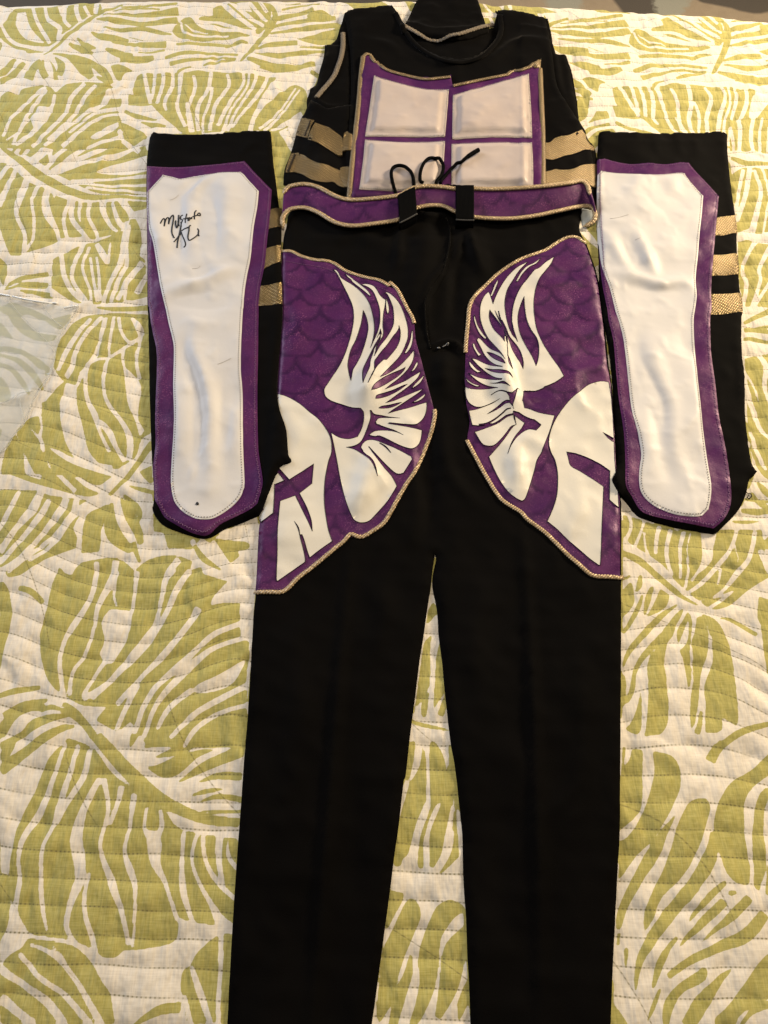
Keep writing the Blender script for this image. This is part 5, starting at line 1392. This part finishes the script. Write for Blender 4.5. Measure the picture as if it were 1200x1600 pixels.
for o, b in ((lp1, b1), (lp2, b2)):
    b = resample(b, 0.0016)
    link('loop_stitching', *tube_mesh(b + np.array([0, -0.002, 0.0006]), 0.0012, 6, 0.35, 0.003), THREADK, o)

# drawstring bows lying over the chest plate
def cord(pts, off=0.0030, rad=0.0026):
    p = on_bed(ph('A', pts), off, 0.002)
    p[:, 2] = np.convolve(np.pad(p[:, 2], 6, mode='edge'), np.ones(13) / 13, 'valid') + 0.001
    return tube_mesh(p, rad, 8)
parts = [cord([(446,676),(436,645),(426,612),(428,590),(445,578),(470,580),(492,596),(503,620),(505,650),(505,668)]),
         cord([(536,640),(526,622),(527,595),(540,566),(562,550),(585,551),(602,566),(606,588),(597,612),(584,630),(580,640)], 0.0034),
         cord([(596,634),(618,606),(640,582),(668,562),(692,544)], 0.0044)]
dr = link('drawstring', *join(parts), CORD, trou)
link('aglet', *cord([(690,546),(710,533),(729,522)], 0.0040, 0.0033), CORD, dr)

# ================================================================== the two boot covers
def boot_cover(name, label, base, purple, white, golds, ridges_w, crease, nm):
    P = outline('P1', base, 3, 0.004, 60)
    c = P.mean(0)
    t = thing(name, label, 'boot cover', (float(c[0]), float(c[1]), 0.0), 'pair of boot covers')
    HGk = lay('fabric', P, 0.0075, 0.006, BLACK, t, 0.005, ns=(0.0012, 12), ridges=[Ridge('P1', q, 0.006, 0.002) for q in crease])
    G = []
    for q in golds:
        G.append(lay('gold_band', outline('P1', q, 2, 0.001, 40), 0.0010, 0.001, GOLD, t, 0.004, ns=(0.0005, 60)))
    Q = outline('P1', purple, 3, 0.001, 30)
    pp = lay('purple_panel', Q, 0.0016, 0.0015, PURPLE, t, 0.004, ns=(0.0009, 40))
    Wt = outline('P1', white, 3, 0.002, 30)
    wpn = lay('white_panel', Wt, 0.0016, 0.0014, WHITE, t, 0.0035, ns=(0.0009, 16), ridges=ridges_w)
    stitches('panel_stitching', Wt, 0.0026, 0.0036, (0.0017, 0.0011, 0.0003), HOLES, wpn)
    stitches('edge_stitching', Q, 0.0034, 0.0032, (0.0026, 0.0010, 0.0004), THREADP, pp, 0.7)
    return t, wpn

def PP(*groups):
    out = []
    for crop, pts in groups:
        out += ph(crop, pts)
    return out

base_l = PP(('B', [(125,240),(140,120),(150,88),(165,75),(190,72),(330,88),(500,80),(600,75),(750,66),(850,58),(930,58),(950,66),(958,90),(970,250),(990,400),(1010,560),(1028,620),(1026,700),(1024,850),(1025,1000),(1029,1080),(1031,1215)]),
            ('C', [(1015,0),(1010,120),(985,400),(979,560),(1000,680),(1040,800),(1053,960),(1073,1000),(1062,1018),(1000,1045),(950,1150),(880,1330),(840,1370),(750,1410),(640,1450),(560,1500),(490,1516),(400,1495),(250,1440),(190,1390),(160,1330),(165,1285),(168,1200),(155,1000),(140,600),(135,300),(130,60)]),
            ('B', [(127,1200),(126,900),(123,600),(120,400)]))
purp_l = PP(('B', [(124,306),(150,298),(260,304),(400,300),(600,283),(700,272),(778,264),(800,285),(840,330),(880,372),(962,455),(955,560),(942,700),(930,800),(915,950),(895,1050),(885,1100),(873,1220)]),
            ('C', [(858,10),(855,300),(850,600),(855,900),(865,1000),(885,1130),(880,1190),(850,1290),(800,1330),(700,1380),(600,1430),(540,1490),(500,1503),(440,1490),(380,1465),(300,1420),(240,1380),(200,1310),(175,1260),(170,1200),(165,1040),(180,900),(178,700),(190,330),(165,180),(150,100),(138,0)]),
            ('B', [(131,1200),(129,900),(126,600),(124,450)]))
whit_l = PP(('B', [(126,470),(160,430),(200,388),(232,352),(300,366),(345,378),(440,362),(550,345),(630,333),(750,332),(775,350),(800,380),(874,460),(865,560),(840,700),(820,900),(800,1000),(780,1120),(770,1250)]),
            ('C', [(755,0),(745,180),(740,400),(752,560),(755,900),(765,1150),(755,1200),(740,1240),(700,1290),(640,1340),(560,1385),(500,1392),(440,1385),(370,1350),(320,1300),(295,1250),(280,1150),(285,1000),(300,750),(295,500),(300,280),(290,200),(265,100),(245,0)]),
            ('B', [(250,1250),(215,1100),(190,950),(165,800),(140,720),(130,640),(127,560)]))
gold_l = [PP(('B', [(940,592),(980,578),(1028,575),(1031,610),(1029,697),(985,703),(930,718),(934,650)])), PP(('B', [(915,852),(960,835),(1022,824),(1022,935),(960,955),(900,988),(908,910)])), PP(('B', [(878,1102),(1029,1075),(1032,1220),(864,1232),(870,1160)]))]
rw_l = [Ridge('B', [(410,520),(420,600),(410,760),(420,900)], 0.0118, 0.0046), Ridge('B', [(270,500),(330,580),(345,720),(350,900),(400,1000)], 0.0104, -0.0043), Ridge('B', [(420,560),(480,470),(590,400)], 0.0088, 0.0043), Ridge('B', [(340,540),(440,470),(540,380)], 0.0074, -0.0031), Ridge('B', [(560,520),(560,700),(545,860),(570,980)], 0.0147, -0.0053), Ridge('B', [(680,400),(660,640),(680,900)], 0.0177, 0.0046),
        Ridge('B', [(260,1170),(420,1130),(560,1085),(700,1030),(790,1040)], 0.0104, 0.0054), Ridge('B', [(380,1040),(480,1060),(570,1030)], 0.0118, -0.0054), Ridge('B', [(260,1240),(500,1230),(700,1240)], 0.0147, -0.0039), Ridge('B', [(180,640),(220,800),(240,960)], 0.0104, 0.0046),
        Ridge('C', [(470,110),(425,260),(500,470),(560,700),(560,1000),(555,1300)], 0.0118, 0.0062), Ridge('C', [(430,150),(385,310),(440,470),(480,640),(470,900),(460,1150)], 0.0088, -0.0054), Ridge('C', [(660,420),(665,560),(640,800),(640,1100)], 0.0132, -0.0041), Ridge('C', [(350,500),(360,800),(350,1150)], 0.0147, 0.0031), Ridge('C', [(700,600),(705,900),(700,1150)], 0.0118, 0.0028)]
bl, wl = boot_cover('boot_cover', 'boot cover left of the trousers, with black handwriting on its white panel', base_l, purp_l, whit_l, gold_l, rw_l, [[(425,300),(432,480),(425,640)]], 'l')

base_r = PP(('D', [(140,150),(143,85),(152,64),(200,57),(330,68),(540,72),(720,68),(900,62),(938,72),(948,90),(949,160),(965,340),(990,520),(1006,640),(1010,820),(1020,960),(1030,1070),(1042,1120),(1042,1195),(1036,1215)]),
            ('E', [(1038,10),(1040,200),(1058,350),(1062,600),(1085,800),(1105,900),(1132,945),(1110,975),(1085,995),(1070,1070),(1040,1150),(1000,1210),(940,1270),(880,1325),(830,1325),(700,1305),(560,1275),(440,1240),(380,1210),(320,1130),(270,1070),(235,1010),(232,980),(263,915),(260,800),(250,640),(235,400),(215,200),(190,50),(180,0)]),
            ('D', [(175,1200),(152,1000),(146,850),(131,600),(130,450),(132,300)]))
purp_r = PP(('D', [(134,240),(180,231),(250,250),(350,265),(450,256),(560,265),(650,253),(705,256),(750,310),(840,405),(893,465),(885,560),(870,720),(855,900),(848,1000),(845,1080),(850,1150)]),
            ('E', [(840,0),(845,200),(870,380),(895,600),(920,720),(945,850),(965,1000),(972,1100),(960,1180),(920,1250),(860,1302),(760,1280),(600,1250),(440,1210),(390,1170),(350,1100),(312,1030),(310,900),(300,700),(270,500),(250,300),(235,130),(205,0)]),
            ('D', [(195,1160),(165,1010),(149,850),(134,600),(133,400)]))
whit_r = PP(('D', [(136,330),(160,304),(250,315),(400,322),(530,325),(640,315),(680,320),(720,375),(798,460),(790,560),(775,700),(765,830),(750,980),(758,1080),(745,1180)]),
            ('E', [(738,0),(742,130),(755,280),(780,500),(800,700),(825,880),(848,1020),(845,1110),(830,1180),(790,1220),(740,1225),(640,1215),(560,1190),(480,1150),(420,1090),(398,1020),(400,920),(410,830),(385,680),(350,550),(325,330),(300,120),(270,0)]),
            ('D', [(250,1180),(215,1040),(185,960),(160,880),(146,780),(134,650),(133,480)]))
gold_r = [PP(('D', [(880,596),(940,588),(995,583),(1008,640),(1010,698),(870,713),(870,650)])), PP(('D', [(855,832),(1012,827),(1020,890),(1021,955),(848,964),(852,900)])), PP(('D', [(848,1076),(1031,1072),(1043,1130),(1043,1196),(842,1204),(846,1140)]))]
rw_r = [Ridge('D', [(345,690),(410,820),(470,960),(490,1030)], 0.0093, 0.0046), Ridge('D', [(180,710),(240,850),(310,970)], 0.0093, 0.0040), Ridge('D', [(270,700),(330,850),(380,980)], 0.0109, -0.0023), Ridge('D', [(540,390),(480,500),(580,560),(630,650),(650,760)], 0.0155, -0.0040), Ridge('D', [(400,340),(360,440),(300,520)], 0.0093, 0.0023), Ridge('D', [(600,380),(580,460)], 0.0124, 0.0029), Ridge('D', [(190,960),(300,1000),(400,1020),(500,1050),(640,1030),(750,1040)], 0.0093, 0.0048), Ridge('D', [(230,1100),(400,1130),(600,1100),(730,1130)], 0.0186, -0.0034), Ridge('D', [(240,600),(330,560),(440,540)], 0.0186, 0.0029),
        Ridge('E', [(400,60),(365,250),(460,450),(515,600),(525,850),(600,1050)], 0.0109, -0.0048), Ridge('E', [(435,150),(500,390),(560,560),(580,800),(670,1050)], 0.0139, 0.0040), Ridge('E', [(420,560),(440,800),(480,1050)], 0.0139, 0.0023), Ridge('E', [(640,200),(700,600),(760,1000)], 0.0217, 0.0029), Ridge('E', [(700,40),(690,300)], 0.0155, -0.0023), Ridge('E', [(720,820),(740,1060)], 0.0155, -0.0023)]
br, wr = boot_cover('boot_cover', 'plain boot cover right of the trousers, with no writing on its white panel', base_r, purp_r, whit_r, gold_r, rw_r, [[(1150,520),(1160,640)], [(940,226),(1040,230),(1135,226)]], 'r')
# the handwriting: pen strokes on the white panel
ink = [[(140,388),(170,330),(205,285)], [(205,285),(232,300),(228,370),(218,445)], [(222,440),(240,350),(275,275),(305,265)], [(305,265),(322,290),(315,350),(312,400)], [(312,400),(335,310),(370,240),(402,212)], [(402,212),(416,250),(405,350),(385,460),(378,550),(395,630),(432,690)],
       [(460,330),(455,400),(470,460),(485,480),(505,420),(518,320),(522,215)], [(512,400),(530,440)], [(608,215),(575,230),(555,270),(565,300),(600,310),(600,340),(560,382)], [(690,190),(672,260),(660,320),(662,372)], [(620,290),(680,280),(740,268)], [(760,262),(725,290),(715,318),(735,325),(765,290),(800,255),(790,285),(805,292)], [(890,118),(860,150),(850,220),(850,300)], [(815,245),(870,230),(900,220),(930,215)], [(905,215),(940,170),(965,180),(972,225),(940,222),(905,215)],
       [(590,350),(570,440),(555,520),(530,640),(500,770),(488,895)], [(425,770),(480,710),(540,630),(590,570)], [(570,560),(600,640),(640,730),(665,810),(655,860),(625,882)], [(575,550),(630,505),(700,475),(735,465)], [(775,425),(740,450),(735,540),(715,640),(718,700),(745,740),(800,715),(880,660),(920,620)], [(915,495),(938,540),(930,600),(945,650)]]
sg = [tube_mesh(on_bed(ph('SG', q), 0.0003, 0.0012, 4), 0.0011, 6, 0, 1, 0.5) for q in ink]
s_ = link('handwriting', *join(sg), INK, wl)
s_['label'] = 'black pen signature in two lines'
mk = [tube_mesh(on_bed(ph('C', q), 0.0003, 0.001, 3), r_, 5, 0, 1, 0.5) for q, r_ in (([(448,1298),(456,1284),(462,1298),(454,1296)], 0.0011),)]
link('ink_mark', *join(mk), INK, wl)
sc_ = [tube_mesh(on_bed(ph(cr, q), 0.0002, 0.002, 3), 0.00028, 5, 0, 1, 0.6) for cr, q in (('C', [(590,375),(640,355),(678,335)]), ('B', [(430,985),(470,980),(482,965)]), ('B', [(280,525),(310,515),(340,490)]))]
[link('scratch', *g, SCUFF, wl) for g in sc_]
sc_ = [tube_mesh(on_bed(ph('D', q), 0.0002, 0.002, 3), 0.0003, 5, 0, 1, 0.6) for q in ([(215,605),(260,600),(330,580)], [(370,740),(405,725)])]
[link('scratch', *g, SCUFF, wr) for g in sc_]
HG.Z = np.maximum(HG.Z, 0.0)
link('loose_thread', *tube_mesh(on_bed(ph('E', [(1060,1068),(1075,1085),(1090,1085),(1098,1100),(1085,1115),(1072,1110),(1080,1095)]), 0.0008, 0.001), 0.0005, 5), CORD, br)

# ================================================================== the clear plastic bag at the left edge
def make_bag():
    m, nt, p = mat('clear_plastic_film')
    p.inputs['Base Color'].default_value = (0.60, 0.61, 0.58, 1)
    p.inputs['Roughness'].default_value = 0.30
    p.inputs['Specular IOR Level'].default_value = 0.35
    nt.links.new(bump(nt, noise(nt, coords(nt), 22, 2), 0.08, 0.003), p.inputs['Normal'])
    tr = nt.nodes.new('ShaderNodeBsdfTransparent')
    mx = nt.nodes.new('ShaderNodeMixShader')
    f = ramp(nt, noise(nt, coords(nt), 9, 2), [(0.3, 0.36), (0.7, 0.46)])
    nt.links.new(f, mx.inputs[0])
    nt.links.new(tr.outputs[0], mx.inputs[1])
    nt.links.new(p.outputs[0], mx.inputs[2])
    out = [n for n in nt.nodes if n.type == 'OUTPUT_MATERIAL'][0]
    nt.links.new(mx.outputs[0], out.inputs['Surface'])
    m2, nt2, p2 = mat('plastic_seam')
    p2.inputs['Base Color'].default_value = (0.85, 0.87, 0.9, 1)
    p2.inputs['Roughness'].default_value = 0.15
    P = outline('U', [(-420,60),(-200,70),(0,92),(90,112),(180,130),(300,150),(450,187),(568,174),(555,215),(500,290),(450,380),(410,480),(385,600),(352,690),(280,785),(230,900),(180,1020),(110,1100),(20,1230),(-160,1300),(-420,1280)], 3)
    t = thing('plastic_bag', 'clear plastic bag lying flat at the left edge', 'plastic bag', (float(P[:, 0].mean()), float(P[:, 1].mean()), 0.0))
    lay('film', P, 0.0012, 0.001, m, t, 0.006, ns=(0.0007, 10), skirt=False, blur=12, ridges=[Ridge('U', [(0,110),(200,150),(450,205),(560,180)], 0.003, 0.003), Ridge('U', [(480,300),(400,500),(380,640)], 0.004, 0.003), Ridge('U', [(330,660),(270,790),(150,850),(0,880)], 0.005, 0.003)])
    s1 = tube_mesh(on_bed(ph('U', [(-200,66),(0,92),(78,106)]), 0.001), 0.0016, 6)
    s2 = tube_mesh(on_bed(ph('U', [(92,106),(180,128),(300,148),(410,156)]), 0.001), 0.0013, 6)
    s3 = tube_mesh(on_bed(ph('U', [(462,190),(510,182),(570,172)]), 0.001), 0.0011, 6)
    for s_ in (s1, s2, s3):
        link('seam', *s_, m2, t)
    rim = [tube_mesh(on_bed(ph('U', q), 0.0012, 0.002), rr, 6, 0, 1, 0.6) for q, rr in (([(568,174),(555,215),(500,290),(450,380),(410,480),(385,600),(352,690),(280,785)], 0.0009), ([(280,785),(230,900),(180,1020),(110,1100),(20,1230),(-160,1300)], 0.0007),
           ([(0,880),(70,850),(150,800),(250,790)], 0.0006), ([(300,150),(370,260),(450,330)], 0.0006), ([(60,130),(160,250),(330,420),(395,520)], 0.0005), ([(180,1010),(150,900),(145,840)], 0.0006))]
    for g in rim:
        link('crease', *g, m, t)  # bag rim and creases; inner tubes also stand in for crinkle highlights
make_bag()
